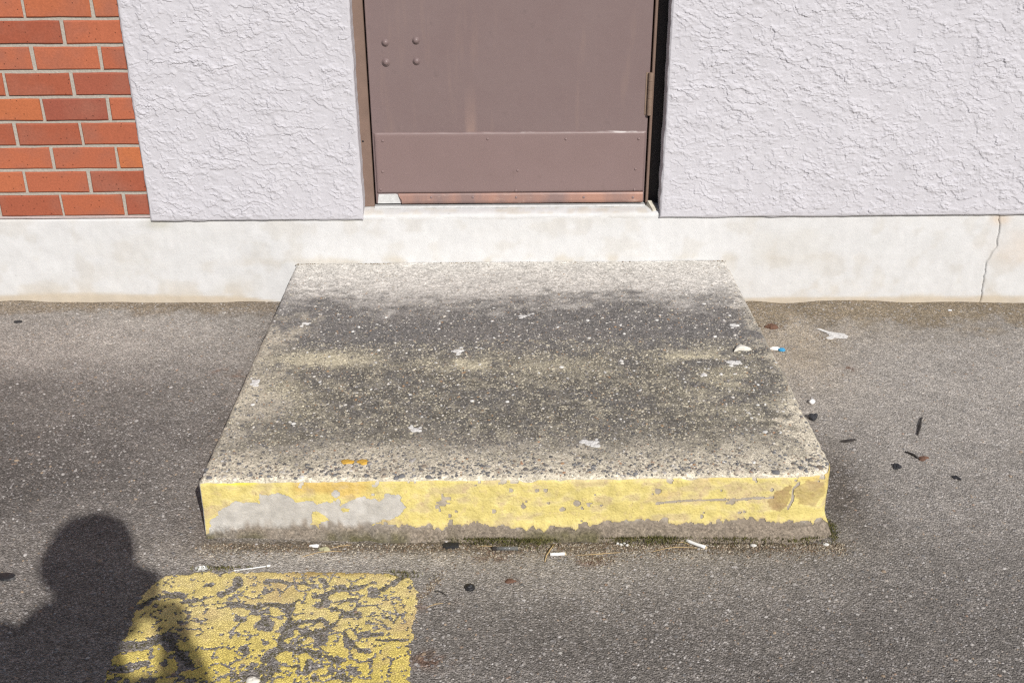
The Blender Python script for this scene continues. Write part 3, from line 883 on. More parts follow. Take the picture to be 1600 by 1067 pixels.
def step_fields(x, y):
    """soot, cleanliness and lichen over the tread"""
    n1 = fbm(x * 3.5, y * 5, 5, 121); n2 = fbm(x * 14, y * 18, 4, 122); n3 = fbm(x * 40, y * 50, 3, 123)
    w = 0.10 * (n1 - 0.5) * 2 + 0.08 * (n2 - 0.5) * 2 + 0.09 * (n3 - 0.5) * 2
    back = sst(-0.47, -0.17, y + w * 1.1)
    front = 1 - sst(-1.330, -1.13, y + w * 0.9)
    left = (1 - sst(STEP_X0 - 0.01, STEP_X0 + 0.13, x + w)) * (1 - sst(-0.62, -0.45, y + w)) * 0.75
    right = sst(STEP_X1 - 0.15, STEP_X1 - 0.01, x + w) * (1 - sst(-1.05, -0.95, y + w)) * 0.85 + sst(STEP_X1 - 0.06, STEP_X1, x + w * 0.4) * 0.5
    lic = np.clip(gauss(x, y, -0.50, -0.735, 0.13, 0.045) + gauss(x, y, -0.10, -0.775, 0.075, 0.04) + gauss(x, y, 0.50, -0.75, 0.06, 0.03) * 0.8 + gauss(x, y, 0.62, -0.74, 0.10, 0.05) * 0.5
                  + gauss(x, y, 0.15, -0.79, 0.16, 0.05) * 0.35 + gauss(x, y, -0.28, -0.76, 0.08, 0.03) * 0.4 + gauss(x, y, -0.60, -0.98, 0.10, 0.16) * 0.45 + gauss(x, y, 0.6, -0.92, 0.12, 0.16) * 0.4, 0, 1)
    lic = lic * sst(0.25, 0.62, n2) * 1.1
    return np.clip(back, 0, 1), np.clip(np.maximum(np.maximum(front, left), right), 0, 1), np.clip(lic, 0, 1), n1, n2, n3

def tread_colour(x, y):
    back, edge, lic, n1, n2, n3 = step_fields(x, y)
    c = np.zeros(x.shape + (3,)); c[:] = (0.195, 0.188, 0.185)
    olive = sst(-0.6, -0.8, y) * 0.55 + 0.1
    c = mix3(c, (0.165, 0.148, 0.112), np.clip(olive * (0.4 + n2), 0, 1))
    c = mix3(c, (0.24, 0.22, 0.205), np.clip(sst(0.5, 0.75, n1) * 0.6, 0, 1))
    c = mix3(c, (0.60, 0.545, 0.40), np.clip(lic * 1.3, 0, 1))
    fle = sst(-0.56, -0.72, y + 0.10 * (n1 - 0.5)) * sst(0.50, 0.66, n3) * (0.35 + 0.9 * n2)
    c = mix3(c, (0.40, 0.365, 0.285), np.clip(fle * 0.6, 0, 1))
    c = mix3(c, (0.76, 0.69, 0.55), np.clip(edge * (0.65 + 0.7 * n2), 0, 1))
    c = mix3(c, (0.74, 0.71, 0.66), np.clip(back * (0.75 + 0.45 * n2), 0, 1))
    mid = np.exp(-((y + 0.33) / 0.08) ** 2)
    c = mix3(c, (0.30, 0.28, 0.265), np.clip(mid * sst(0.4, 0.6, n2) * 0.5, 0, 1))
    return c * (0.86 + 0.28 * n3)[..., None]

xs = np.linspace(STEP_X0, STEP_X1, 250); ys = np.linspace(STEP_Y, -0.0015, 230)
X, Y = np.meshgrid(xs, ys)
TC = tread_colour(X, Y)
Xc, Yc = corner(X, Y)
ed = np.minimum(np.minimum(X - STEP_X0, STEP_X1 - X), Y - STEP_Y)
rough_edge = 0.0035 * (fbm(X * 40, Y * 40, 3, 131)) + 0.006 * sst(0.62, 0.8, fbm(X * 16, Y * 16, 3, 132))
def tread_z(x, y, ed_):
    return STEP_Z + (fbm(x * 2.3, y * 2.3, 3, 133) - 0.5) * 0.006 * np.clip(ed_ / 0.1, 0, 1) + (fbm(x * 30, y * 30, 3, 134) - 0.5) * 0.0022 - 0.0035 * (1 - sst(0, 0.012, ed_))
Z = tread_z(X, Y, ed) - rough_edge * (ed < 1e-6)
Yc = Yc + (ed < 1e-6) * (Y < STEP_Y + 0.01) * ((fbm(X * 33, Y * 0, 4, 135, 0.65) - 0.42) * 0.005)
P = np.stack([Xc, Yc, Z], -1)
ny, nx = P.shape[:2]
V_ = P.reshape(-1, 3); C_ = TC.reshape(-1, 3); f = grid_faces(ny, nx)
# side walls: right side (back to front), front (right to left), left side
loop = np.concatenate([np.arange(ny - 1, 0, -1) * nx + nx - 1, np.arange(nx - 1, -1, -1), np.arange(1, ny) * nx])
ring0 = V_[loop]
d0 = np.concatenate([np.tile((1.0, 0.0), (ny - 1, 1)), np.tile((0.0, -1.0), (nx, 1)), np.tile((-1.0, 0.0), (ny - 1, 1))])
onfront = np.concatenate([np.zeros(ny - 1), np.ones(nx), np.zeros(ny - 1)])
cxr, cyr = STEP_X1 - RC, STEP_Y + RC
incor = (ring0[:, 0] > cxr) & (ring0[:, 1] < cyr)
dv = np.stack([ring0[:, 0] - cxr, ring0[:, 1] - cyr], -1); dv /= np.maximum(np.linalg.norm(dv, axis=1, keepdims=True), 1e-9)
d0[incor] = dv[incor]
arc = np.cumsum(np.r_[0, np.linalg.norm(np.diff(ring0[:, :2], axis=0), axis=1)])
LOWX = [-0.702, -0.6, -0.23, -0.159, -0.084, -0.008, 0.082, 0.18, 0.255, 0.331, 0.388, 0.444, 0.513, 0.568, 0.646, 0.702, 0.752, 0.77, 0.9]
LOWZ = [0.012, 0.034, 0.036, 0.027, 0.043, 0.030, 0.024, 0.028, 0.044, 0.041, 0.034, 0.036, 0.036, 0.046, 0.030, 0.037, 0.032, 0.004, 0.004]
NR = 34
rings = []; rc = []
for k in range(NR + 1):
    tt = k / NR
    z_ = ring0[:, 2] * (1 - tt) + (-0.04) * tt
    z_ = np.where(k == 0, ring0[:, 2], np.minimum(z_, ring0[:, 2] - 0.0005 * k))
    hg = z_ / STEP_Z
    foot = np.clip(1 - (z_ + 0.004) / 0.055, 0, 1) ** 1.5
    out = 0.003 * np.minimum(k, 1) + 0.008 * (1 - hg) * onfront + foot * (0.022 * onfront * (0.35 + 0.65 * sst(-0.7, -0.2, ring0[:, 0])) + 0.004)
    out = out + (fbm(arc * 9, z_ * 9, 4, 141) - 0.5) * 0.006 + (fbm(arc * 50, z_ * 50, 3, 142) - 0.5) * 0.004
    out = out + foot * (fbm(arc * 24, z_ * 40, 3, 143) - 0.5) * 0.014 * onfront
    rings.append(np.stack([ring0[:, 0] + d0[:, 0] * out, ring0[:, 1] + d0[:, 1] * out, z_], -1))
    n2 = fbm(arc * 16, z_ * 30, 4, 144); n3 = fbm(arc * 60, z_ * 60, 3, 145); n1 = fbm(arc * 5, z_ * 9, 4, 146)
    c = np.zeros((len(arc), 3)); c[:] = (0.52, 0.50, 0.465)
    c = mix3(c, (0.60, 0.585, 0.56), sst(0.42, 0.62, n1))
    c = mix3(c, (0.36, 0.29, 0.20), 0.75 * sst(-0.24, -0.18, ring0[:, 0]) * (0.6 + 0.5 * n2))
    lim = np.where(onfront > 0, np.interp(ring0[:, 0], LOWX, LOWZ) + 0.010, 0.043) + 0.012 * (n2 - 0.5) * 2 + 0.022 * (fbm(arc * 150, z_ * 20, 2, 148) - 0.5)
    c = mix3(c, (0.25, 0.208, 0.165), np.clip((1 - sst(lim - 0.012, lim + 0.006, z_)) * (0.75 + 0.3 * n3), 0, 0.96))
    moss_ = (1 - sst(0.004, 0.034, z_)) * sst(0.42, 0.62, fbm(arc * 7, arc * 0, 3, 147)) * onfront
    c = mix3(c, (0.105, 0.098, 0.042), np.clip(moss_ * (0.2 + n3), 0, 0.85))
    c = mix3(c, (0.58, 0.53, 0.44), np.full(len(arc), max(0.0, 1 - k / 3.0)) * 0.8)
    rc.append(c * (0.85 + 0.3 * n3)[:, None])
nl = len(loop)
idsr = [loop] + [len(V_) + i * nl + np.arange(nl) for i in range(NR)]
qs = [np.stack([idsr[i][:-1], idsr[i + 1][:-1], idsr[i + 1][1:], idsr[i][1:]], -1) for i in range(NR)]
V_ = np.concatenate([V_] + rings[1:]); C_ = np.concatenate([C_] + rc[1:])
f = np.concatenate([f] + [q[:, ::-1] for q in qs])
GR = np.ones(len(V_)); zz_s = V_[ny * nx:, 2]
GR[ny * nx:] = 0.12 + 0.8 * (1 - sst(0.02, 0.05, zz_s))
slab = link('slab', raw_mesh('step_slab', V_, f, True, C_, {'grain': GR}), M_STEP, step)

# stones exposed in the tread
n = 80000
px = RNG.uniform(STEP_X0 + 0.004, STEP_X1 - 0.004, n); py = RNG.uniform(STEP_Y + 0.004, -0.02, n)
back, edge, lic, n1, n2, n3 = step_fields(px, py)
keep = RNG.uniform(0, 1, n) > np.maximum(back * 0.80, edge * 0.52) + 0.03
px, py, back, edge, lic, n2 = [a[keep] for a in (px, py, back, edge, lic, n2)]; n = len(px)
r = np.clip(RNG.gamma(2.2, 0.00065, n) + 0.0010, 0.0011, 0.0075)
r *= 1 + 0.55 * (1 - sst(-1.33, -1.24, py))
u = RNG.uniform(0, 1, n)
soot = (1 - edge) * (1 - back)
# sooty middle: mostly dark with scattered pale and ochre; clean margins: dark pebbles in cream cement
pal_s = np.array([(0.120, 0.116, 0.115), (0.165, 0.156, 0.148), (0.24, 0.217, 0.190), (0.50, 0.455, 0.355), (0.68, 0.65, 0.60), (0.38, 0.245, 0.145), (0.29, 0.27, 0.26)])
pk_s = np.searchsorted([0.24, 0.43, 0.60, 0.82, 0.885, 0.915, 1.01], u)
fl_ = (RNG.uniform(0, 1, n) < 0.30 * sst(-0.55, -0.72, py) * sst(0.35, 0.6, n2)); pk_s[fl_] = 3
pk_s[(pk_s == 3) & (py > -0.62) & (RNG.uniform(0, 1, n) < 0.8)] = 6
pal_e = np.array([(0.17, 0.17, 0.175), (0.20, 0.185, 0.17), (0.30, 0.25, 0.20), (0.48, 0.42, 0.34), (0.60, 0.56, 0.50), (0.40, 0.24, 0.15), (0.36, 0.34, 0.32)])
pk_e = np.searchsorted([0.34, 0.52, 0.62, 0.78, 0.90, 0.93, 1.01], u)
cs_, ce_ = pal_s[pk_s], pal_e[pk_e]
choose = RNG.uniform(0, 1, n) < soot
cc = np.where(choose[:, None], cs_, ce_) * RNG.uniform(0.72, 1.2, (n, 1))
lm = RNG.uniform(0, 1, n) < lic * 0.75
cc[lm] = np.array((0.62, 0.565, 0.43)) * RNG.uniform(0.7, 1.2, (lm.sum(), 1))
cc = cc * (1 - 0.5 * back[:, None]) + np.array((0.52, 0.49, 0.44)) * 0.5 * back[:, None]
wf = RNG.uniform(0, 1, n) < 0.0022 * (1 - back)
r[wf] = RNG.uniform(0.0040, 0.0085, wf.sum())
cc[wf] = np.array((0.74, 0.73, 0.70)) * RNG.uniform(0.8, 1.05, (wf.sum(), 1))
ed_ = np.minimum(np.minimum(px - STEP_X0, STEP_X1 - px), py - STEP_Y)
pxc, pyc = corner(px, py)
V, F, C = dome_field(np.stack([pxc, pyc, tread_z(px, py, ed_)], -1), r, RNG.uniform(0.5, 1, n), r * RNG.uniform(0.12, 0.40, n), RNG.uniform(0, 6.28, n), cc)
tag(link('exposed_aggregate', raw_mesh('step_aggregate', V, F, True, C), M_STONE, step), kind='stuff')

# yellow paint coat on the front face: thin shell with flaked holes
PATCH = [(-0.702, 0.014), (-0.678, 0.059), (-0.648, 0.094), (-0.565, 0.100), (-0.56, 0.122), (-0.512, 0.119), (-0.483, 0.106), (-0.403, 0.094), (-0.381, 0.084), (-0.35, 0.095), (-0.32, 0.113), (-0.283, 0.099), (-0.264, 0.116), (-0.235, 0.107), (-0.228, 0.085), (-0.244, 0.058), (-0.279, 0.049), (-0.313, 0.032), (-0.356, 0.019), (-0.392, 0.033), (-0.456, 0.024), (-0.506, 0.015)]
ISL = [[(-0.449, 0.07), (-0.43, 0.083), (-0.415, 0.074), (-0.41, 0.051), (-0.43, 0.033), (-0.456, 0.034)], [(-0.385, 0.082), (-0.351, 0.082), (-0.356, 0.068), (-0.378, 0.071)]]
BROWN = [[(0.621, 0.088), (0.647, 0.123), (0.668, 0.134), (0.675, 0.105), (0.667, 0.074), (0.642, 0.061), (0.623, 0.07)], [(0.684, 0.127), (0.712, 0.142), (0.747, 0.131), (0.758, 0.1), (0.736, 0.069), (0.693, 0.078), (0.683, 0.105)]]
# ring of the slab's front as a surface: parameter along arc, height by ring
i0 = ny - 1 - 10
i1 = ny - 1 + nx
RR = np.stack([ring0] + rings[1:], 0)[:, i0:i1]              # (NR+1, m, 3)
ARC = arc[i0:i1]; D0 = d0[i0:i1]
au = np.arange(ARC[0], ARC[-1], 0.0025); ku = np.linspace(0.35, NR - 5, 78)
def sample(A):
    k0 = np.clip(np.floor(ku).astype(int), 0, NR - 1); kf = (ku - k0)[:, None]
    col_ = np.stack([np.interp(au, ARC, A[k]) for k in range(NR + 1)], 0)
    return col_[k0] * (1 - kf) + col_[k0 + 1] * kf
SX, SY, SZ = sample(RR[..., 0]), sample(RR[..., 1]), sample(RR[..., 2])
dx_ = np.interp(au, ARC, D0[:, 0]); dy_ = np.interp(au, ARC, D0[:, 1])
XF = -au + au[np.argmin(np.abs(SX[0] - 0.0))]               # straight measure along the front, x at the middle
XF = np.where(XF > 0.69, XF, SX.mean(0))[None].repeat(len(ku), 0)
wx = XF + 0.014 * (fbm(XF * 40, SZ * 40, 4, 151) - 0.5) * 2; wz = SZ + 0.010 * (fbm(XF * 42, SZ * 42, 4, 152) - 0.5) * 2
bare_m = inpoly(wx, wz, PATCH)
for I_ in ISL: bare_m &= ~inpoly(wx, wz, I_)
low = np.interp(XF, LOWX, LOWZ) + 0.010 * (fbm(XF * 70, SZ * 40, 3, 153) - 0.5) * 2 + 0.008 * (fbm(XF * 170, SZ * 60, 3, 158) - 0.5)
bare_m |= SZ < low
bare_m |= fbm(XF * 34, SZ * 34, 4, 154) > 0.765
bare_m |= (polydist(XF, SZ, [(0.36, 0.088), (0.42, 0.094), (0.52, 0.094)]) < 0.0034 * (fbm(XF * 60, SZ * 60, 3, 155)))
bare_m |= (polydist(XF, SZ, [(0.535, 0.092), (0.60, 0.098), (0.63, 0.098)]) < 0.005 * (fbm(XF * 60, SZ * 60, 3, 155)))
bare_m |= (polydist(XF, SZ, [(0.668, 0.07), (0.678, 0.095), (0.675, 0.12), (0.688, 0.135)]) < 0.0030 * fbm(XF * 80, SZ * 80, 2, 159))
for (bx, bz, br) in ((-0.138, 0.092, 0.007), (-0.125, 0.105, 0.004), (0.14, 0.073, 0.005), (0.173, 0.090, 0.006), (0.05, 0.083, 0.004), (-0.02, 0.07, 0.003), (0.10, 0.125, 0.004), (0.08, 0.125, 0.003), (-0.3, 0.118, 0.003), (0.02, 0.126, 0.004)):
    bare_m |= np.hypot(XF - bx, SZ - bz) < br * (0.6 + fbm(XF * 90, SZ * 90, 2, 156))
TT = 0.0016 + 0.0006 * fbm(XF * 60, SZ * 60, 2, 157)
ndn = np.gradient(bare_m.astype(float))[0]
PV = np.stack([SX + dx_ * TT, SY + dy_ * TT, SZ + 0.0004], -1)
n1 = fbm(XF * 5, SZ * 14, 4, 161); n2 = fbm(XF * 22, SZ * 40, 4, 162); n3 = fbm(XF * 80, SZ * 80, 3, 163)
yc = np.zeros(XF.shape + (3,)); yc[:] = (0.705, 0.595, 0.220)
yc = mix3(yc, (0.77, 0.665, 0.30), sst(0.4, 0.7, n2))
yc = mix3(yc, (0.66, 0.47, 0.15), np.clip(sst(0.45, 0.7, n1) * sst(0.06, 0.12, SZ) * 0.9, 0, 1))
yc = mix3(yc, (0.56, 0.44, 0.25), np.clip(sst(0.55, 0.70, n2) * 0.6 + sst(0.62, 0.75, n3) * 0.4, 0, 1))
yc = mix3(yc, (0.85, 0.74, 0.05), np.clip(gauss(XF, SZ, -0.61, 0.153, 0.045, 0.006) * 1.2, 0, 1))
for b_, a_ in ((BROWN[0], 0.85), (BROWN[1], 0.62)):
    mm = inpoly(wx, wz, b_).astype(float)
    yc = mix3(yc, (0.36, 0.245, 0.115), mm * a_ * (0.5 + 0.7 * n3))
dist_low = SZ - low
yc = mix3(yc, (0.42, 0.32, 0.17), np.clip((1 - sst(0.0, 0.012, dist_low)) * 0.5 * n3 * 2, 0, 0.7))
yc *= (0.90 + 0.2 * n3)[..., None]
ok = ~(bare_m[:-1, :-1] | bare_m[1:, :-1] | bare_m[:-1, 1:] | bare_m[1:, 1:])
fv, ff, fc = compact(PV.reshape(-1, 3), grid_faces(*XF.shape, keep=ok), yc.reshape(-1, 3))
tag(link('yellow_paint_coat', raw_mesh('yellow_paint_coat', fv, ff, True, fc), M_YELLOW, step), 'chipped and flaking yellow paint on the front face of the step')
# little yellow crumbs left below the coat and two blots on the tread
for i, (bx, by) in enumerate(((-0.366, -1.281), (-0.329, -1.282))):
    v, f = chip(blob_outline(0.015, 0.012, 18, 0.5, 60 + i), 0.0018, 0.0006, 60 + i)
    me = py_mesh('paint_blot', v, f, True)
    a = me.color_attributes.new('tint', 'FLOAT_COLOR', 'POINT')
    for d_ in a.data: d_.color = (0.66, 0.40, 0.07, 1)
    link('paint_blot', me, M_YELLOW, step, (bx, by, STEP_Z + 0.0008))

# ------------------------------------------------------------------ yellow marking on the asphalt
OUT = [(-0.7539, -1.5095), (-0.775, -1.5427), (-0.7896, -1.5952), (-0.7838, -1.6513), (-0.7854, -1.705), (-0.7884, -1.7515), (-0.7867, -1.8107), (-0.7831, -1.8426), (-0.775, -2.05), (-0.78, -2.35), (-0.19, -2.36), (-0.183, -2.05),
       (-0.185, -1.845), (-0.188, -1.722), (-0.186, -1.642), (-0.189, -1.568), (-0.209, -1.523), (-0.267, -1.503), (-0.383, -1.497), (-0.525, -1.501), (-0.669, -1.499)]
CR = [([(-0.2096, -1.5089), (-0.2368, -1.5258), (-0.2689, -1.5619), (-0.2855, -1.57)], 0.0068), ([(-0.2889, -1.5369), (-0.3157, -1.5507), (-0.3499, -1.5578)], 0.0045),
 ([(-0.361, -1.5533), (-0.3795, -1.5725), (-0.3903, -1.594), (-0.3953, -1.6073)], 0.0075), ([(-0.4127, -1.5832), (-0.3957, -1.5805)], 0.0042),
 ([(-0.3217, -1.5889), (-0.3474, -1.6048), (-0.3625, -1.6206), (-0.3434, -1.6362), (-0.3088, -1.6415)], 0.0055), ([(-0.3434, -1.6362), (-0.3469, -1.6619), (-0.3703, -1.6869), (-0.4072, -1.7065), (-0.4222, -1.7355)], 0.0072),
 ([(-0.4609, -1.6254), (-0.4496, -1.6513), (-0.4487, -1.6766), (-0.4269, -1.6666), (-0.3839, -1.6617)], 0.0055), ([(-0.4478, -1.6816), (-0.4584, -1.716), (-0.4589, -1.7496), (-0.4394, -1.7497), (-0.4119, -1.7592)], 0.007),
 ([(-0.522, -1.6095), (-0.4842, -1.6096), (-0.4584, -1.6202), (-0.4422, -1.5938)], 0.0048), ([(-0.5557, -1.612), (-0.5267, -1.62)], 0.0075), ([(-0.6144, -1.6249), (-0.5963, -1.6145), (-0.5706, -1.6067)], 0.0038),
 ([(-0.5887, -1.522), (-0.581, -1.5499), (-0.5908, -1.5609)], 0.004), ([(-0.5292, -1.5362), (-0.498, -1.5335), (-0.4621, -1.5364), (-0.4224, -1.5421)], 0.0024), ([(-0.4014, -1.5169), (-0.3903, -1.545)], 0.004),
 ([(-0.5156, -1.6764), (-0.5061, -1.6562), (-0.4955, -1.6764)], 0.0052), ([(-0.4134, -1.7498), (-0.3852, -1.764), (-0.3523, -1.7688), (-0.3305, -1.7874)], 0.0075), ([(-0.4818, -1.7821), (-0.466, -1.7636), (-0.4507, -1.759)], 0.0095),
 ([(-0.4806, -1.8049), (-0.4599, -1.814), (-0.4723, -1.8317)], 0.018), ([(-0.5046, -1.8272), (-0.5392, -1.827)], 0.0085), ([(-0.3284, -1.7019), (-0.3155, -1.7263), (-0.2958, -1.755), (-0.279, -1.7597)], 0.0046),
 ([(-0.3767, -1.7115), (-0.366, -1.7285)], 0.0065), ([(-0.2856, -1.6672), (-0.245, -1.6698)], 0.003), ([(-0.2781, -1.707), (-0.2554, -1.7022)], 0.0036), ([(-0.2539, -1.6469), (-0.2433, -1.652)], 0.004),
 ([(-0.3749, -1.8322), (-0.3453, -1.819), (-0.3057, -1.8325)], 0.008), ([(-0.3953, -1.7825), (-0.3903, -1.8143)], 0.0055), ([(-0.4182, -1.7984), (-0.4047, -1.803)], 0.007), ([(-0.5271, -1.7493), (-0.5196, -1.754)], 0.0068),
 ([(-0.5623, -1.6611), (-0.5522, -1.6611)], 0.0045), ([(-0.2601, -1.7217), (-0.2008, -1.7219)], 0.002), ([(-0.7792, -1.618), (-0.7616, -1.5896), (-0.7284, -1.5752), (-0.7037, -1.584)], 0.0055),
 ([(-0.7812, -1.7413), (-0.74, -1.7389), (-0.6917, -1.7107), (-0.6728, -1.7418), (-0.6522, -1.7671), (-0.6285, -1.792)], 0.009), ([(-0.7815, -1.8059), (-0.7414, -1.8037), (-0.7156, -1.7867)], 0.0045),
 ([(-0.6903, -1.607), (-0.6465, -1.59)], 0.004), ([(-0.6162, -1.6242), (-0.5697, -1.6017)], 0.0046), ([(-0.6632, -1.5519), (-0.6458, -1.546)], 0.0036), ([(-0.5847, -1.5313), (-0.5872, -1.5551), (-0.6095, -1.5727)], 0.004), ([(-0.5636, -1.6131), (-0.533, -1.6189)], 0.0058)]
st_ = 0.0024
xs = np.arange(-0.81, -0.165, st_); ys = np.arange(-2.37, -1.485, st_)
X, Y = np.meshgrid(xs, ys)
jx = X + 0.011 * (fbm(X * 38, Y * 38, 4, 171, 0.65) - 0.5) * 2; jy = Y + 0.011 * (fbm(X * 38, Y * 38, 4, 172, 0.65) - 0.5) * 2
has = inpoly(jx, jy, OUT)
rag = np.clip(5.2 * (fbm(X * 34, Y * 34, 4, 173, 0.62) - 0.30), 0.12, 2.6)
hole = np.full_like(X, -9.0)
for pts, w in CR:
    hole = np.maximum(hole, 1.0 - polydist(jx, jy, pts) / (w * rag))
hole = np.maximum(hole, (fbm(X * 75, Y * 75, 4, 174, 0.65) - 0.765) * 6)
net = np.clip(gauss(X, Y, -0.40, -1.66, 0.17, 0.12) + gauss(X, Y, -0.47, -1.84, 0.25, 0.07) + gauss(X, Y, -0.68, -1.75, 0.12, 0.10) * 0.6 + 0.12, 0, 1)
wv_ = 0.016 * (fbm(X * 45, Y * 45, 4, 185, 0.65) - 0.5) * 2
wu_ = 0.016 * (fbm(X * 45, Y * 45, 4, 186, 0.65) - 0.5) * 2
cd = cells((X + wv_) * 19, (Y + wu_) * 23, 187)
thick = net * np.clip(3.0 * (fbm(X * 20, Y * 20, 3, 188) - 0.36), 0.0, 0.9)
hole = np.maximum(hole, 1.0 - cd / np.maximum(0.095 * thick, 1e-4))
low_wear = 0.035 * sst(-1.70, -1.84, Y)
hole = np.maximum(hole, (fbm(X * 34 + 3, Y * 44, 4, 175) - 0.79 + low_wear) * 6)
has &= hole + 0.40 * (fbm(X * 170, Y * 170, 2, 180) - 0.5) < 0
n1 = fbm(X * 6, Y * 6, 4, 176); n2 = fbm(X * 28, Y * 28, 4, 177); n3 = fbm(X * 120, Y * 120, 2, 178)
rc_ = np.zeros(X.shape + (3,)); rc_[:] = (0.86, 0.71, 0.28)
rc_ = mix3(rc_, (0.90, 0.75, 0.34), sst(0.4, 0.65, n2))
rc_ = mix3(rc_, (0.86, 0.69, 0.15), np.clip(sst(-1.62, -1.80, Y) * 0.8 * (0.4 + n1), 0, 1))
rc_ = mix3(rc_, (0.70, 0.53, 0.27), np.clip(sst(0.52, 0.7, n1) * 0.65 + sst(0.6, 0.72, n2) * 0.4, 0, 0.9))
rc_ = mix3(rc_, (0.40, 0.26, 0.08), np.clip(gauss(X, Y, -0.38, -1.503, 0.12, 0.012) * 0.7, 0, 1))
rc_ *= (0.86 + 0.28 * n3)[..., None]
ok = has[:-1, :-1] & has[1:, :-1] & has[:-1, 1:] & has[1:, 1:]
ZP = gz(X, Y) + 0.0017 + 0.0012 * (fbm(X * 130, Y * 130, 2, 179) - 0.4)
inner = has.copy()
inner[1:-1, 1:-1] = has[1:-1, 1:-1] & has[:-2, 1:-1] & has[2:, 1:-1] & has[1:-1, :-2] & has[1:-1, 2:]
ZP = np.where(inner, ZP, gz(X, Y) + 0.0004)
fv, ff, fc = compact(np.stack([X, Y, ZP], -1).reshape(-1, 3), grid_faces(*X.shape, keep=ok), rc_.reshape(-1, 3))
mark = link('painted_marking', raw_mesh('painted_marking', fv, ff, True, fc), M_ROADPAINT, ground)
tag(mark, 'cracked yellow paint marking flaking off the asphalt')

# moss and soil sitting in the holes of the marking and along the foot of the step (uncountable)
def crumbs(name, pts, rad, cols, hf=(0.4, 0.9), parent=None):
    pts = np.asarray(pts); n = len(pts)
    r = RNG.uniform(rad[0], rad[1], n)
    cl = np.array(cols)[RNG.integers(0, len(cols), n)] * RNG.uniform(0.7, 1.25, (n, 1))
    V, F, C = dome_field(pts, r, RNG.uniform(0.35, 1, n), r * RNG.uniform(hf[0], hf[1], n), RNG.uniform(0, 6.28, n), cl)
    o = link(name, raw_mesh(name, V, F, True, C), M_STONE, parent)
    return o
hx = RNG.uniform(-0.79, -0.18, 60000); hy = RNG.uniform(-1.87, -1.49, 60000)
hd = np.full(len(hx), -9.0)
for pts, w in CR: hd = np.maximum(hd, 1 - polydist(hx, hy, pts) / (w * 0.8))
sel = hd > 0
hx, hy = hx[sel][:4200], hy[sel][:4200]
ms = fbm(hx * 9, hy * 9, 2, 181)
pts = np.stack([hx, hy, gz(hx, hy)], -1)
o = crumbs('moss_and_grit', pts, (0.0009, 0.0026), [(0.085, 0.078, 0.030), (0.12, 0.105, 0.05), (0.16, 0.14, 0.11), (0.22, 0.20, 0.18), (0.13, 0.115, 0.095)], (0.4, 0.8), ground)
tag(o, 'dark moss and grit in the cracks of the yellow marking', None, None, 'stuff')

# soil crumbs along the foot of the step
n = 8500
sx = RNG.uniform(-0.70, 0.80, n); sy = STEP_Y - 0.040 - RNG.gamma(1.6, 0.012, n)
dens = 0.25 + 0.9 * fbm(sx * 6, sx * 0, 3, 182) * (0.4 + 0.6 * sst(-0.35, 0.0, sx))
sel = RNG.uniform(0, 1, n) < dens
sx, sy = sx[sel], sy[sel]
nf = 1300
fx = RNG.choice([-0.03, 0.2, 0.23, 0.86, 0.92, -0.16, -0.17, 1.07], nf, p=[.16, .22, .12, .12, .16, .10, .06, .06]) + RNG.normal(0, 0.022, nf)
fyc = {}
fy = np.interp(fx, [-0.2, -0.1, 0.0, 0.3, 0.8, 1.0, 1.2], [-1.62, -1.45, -1.42, -1.46, -0.17, -0.18, -0.487]) + RNG.normal(0, 0.014, nf)
sel2 = ~((fx > 0.32) & (fx < 0.8))
fx, fy = fx[sel2], fy[sel2]
sx = np.r_[sx, fx]; sy = np.r_[sy, fy]
bx_ = np.concatenate([RNG.normal(m_, s_, k_) for m_, s_, k_ in ((-0.43, 0.03, 40), (-0.13, 0.03, 50), (-0.66, 0.02, 25), (0.1, 0.2, 25), (0.74, 0.02, 20))])
cp = np.concatenate([np.stack([sx, sy, gz(sx, sy)], -1), np.stack([bx_, np.full(len(bx_), -0.006) - RNG.uniform(0, 0.005, len(bx_)), np.full(len(bx_), STEP_Z)], -1)])
o = crumbs('soil_crumbs', cp, (0.0008, 0.0032),
           [(0.17, 0.125, 0.08), (0.22, 0.155, 0.105), (0.13, 0.10, 0.07), (0.33, 0.28, 0.21), (0.46, 0.41, 0.33), (0.24, 0.20, 0.15)], (0.4, 1.0), ground)
tag(o, 'brown soil crumbs gathered at the foot of the step', None, None, 'stuff')

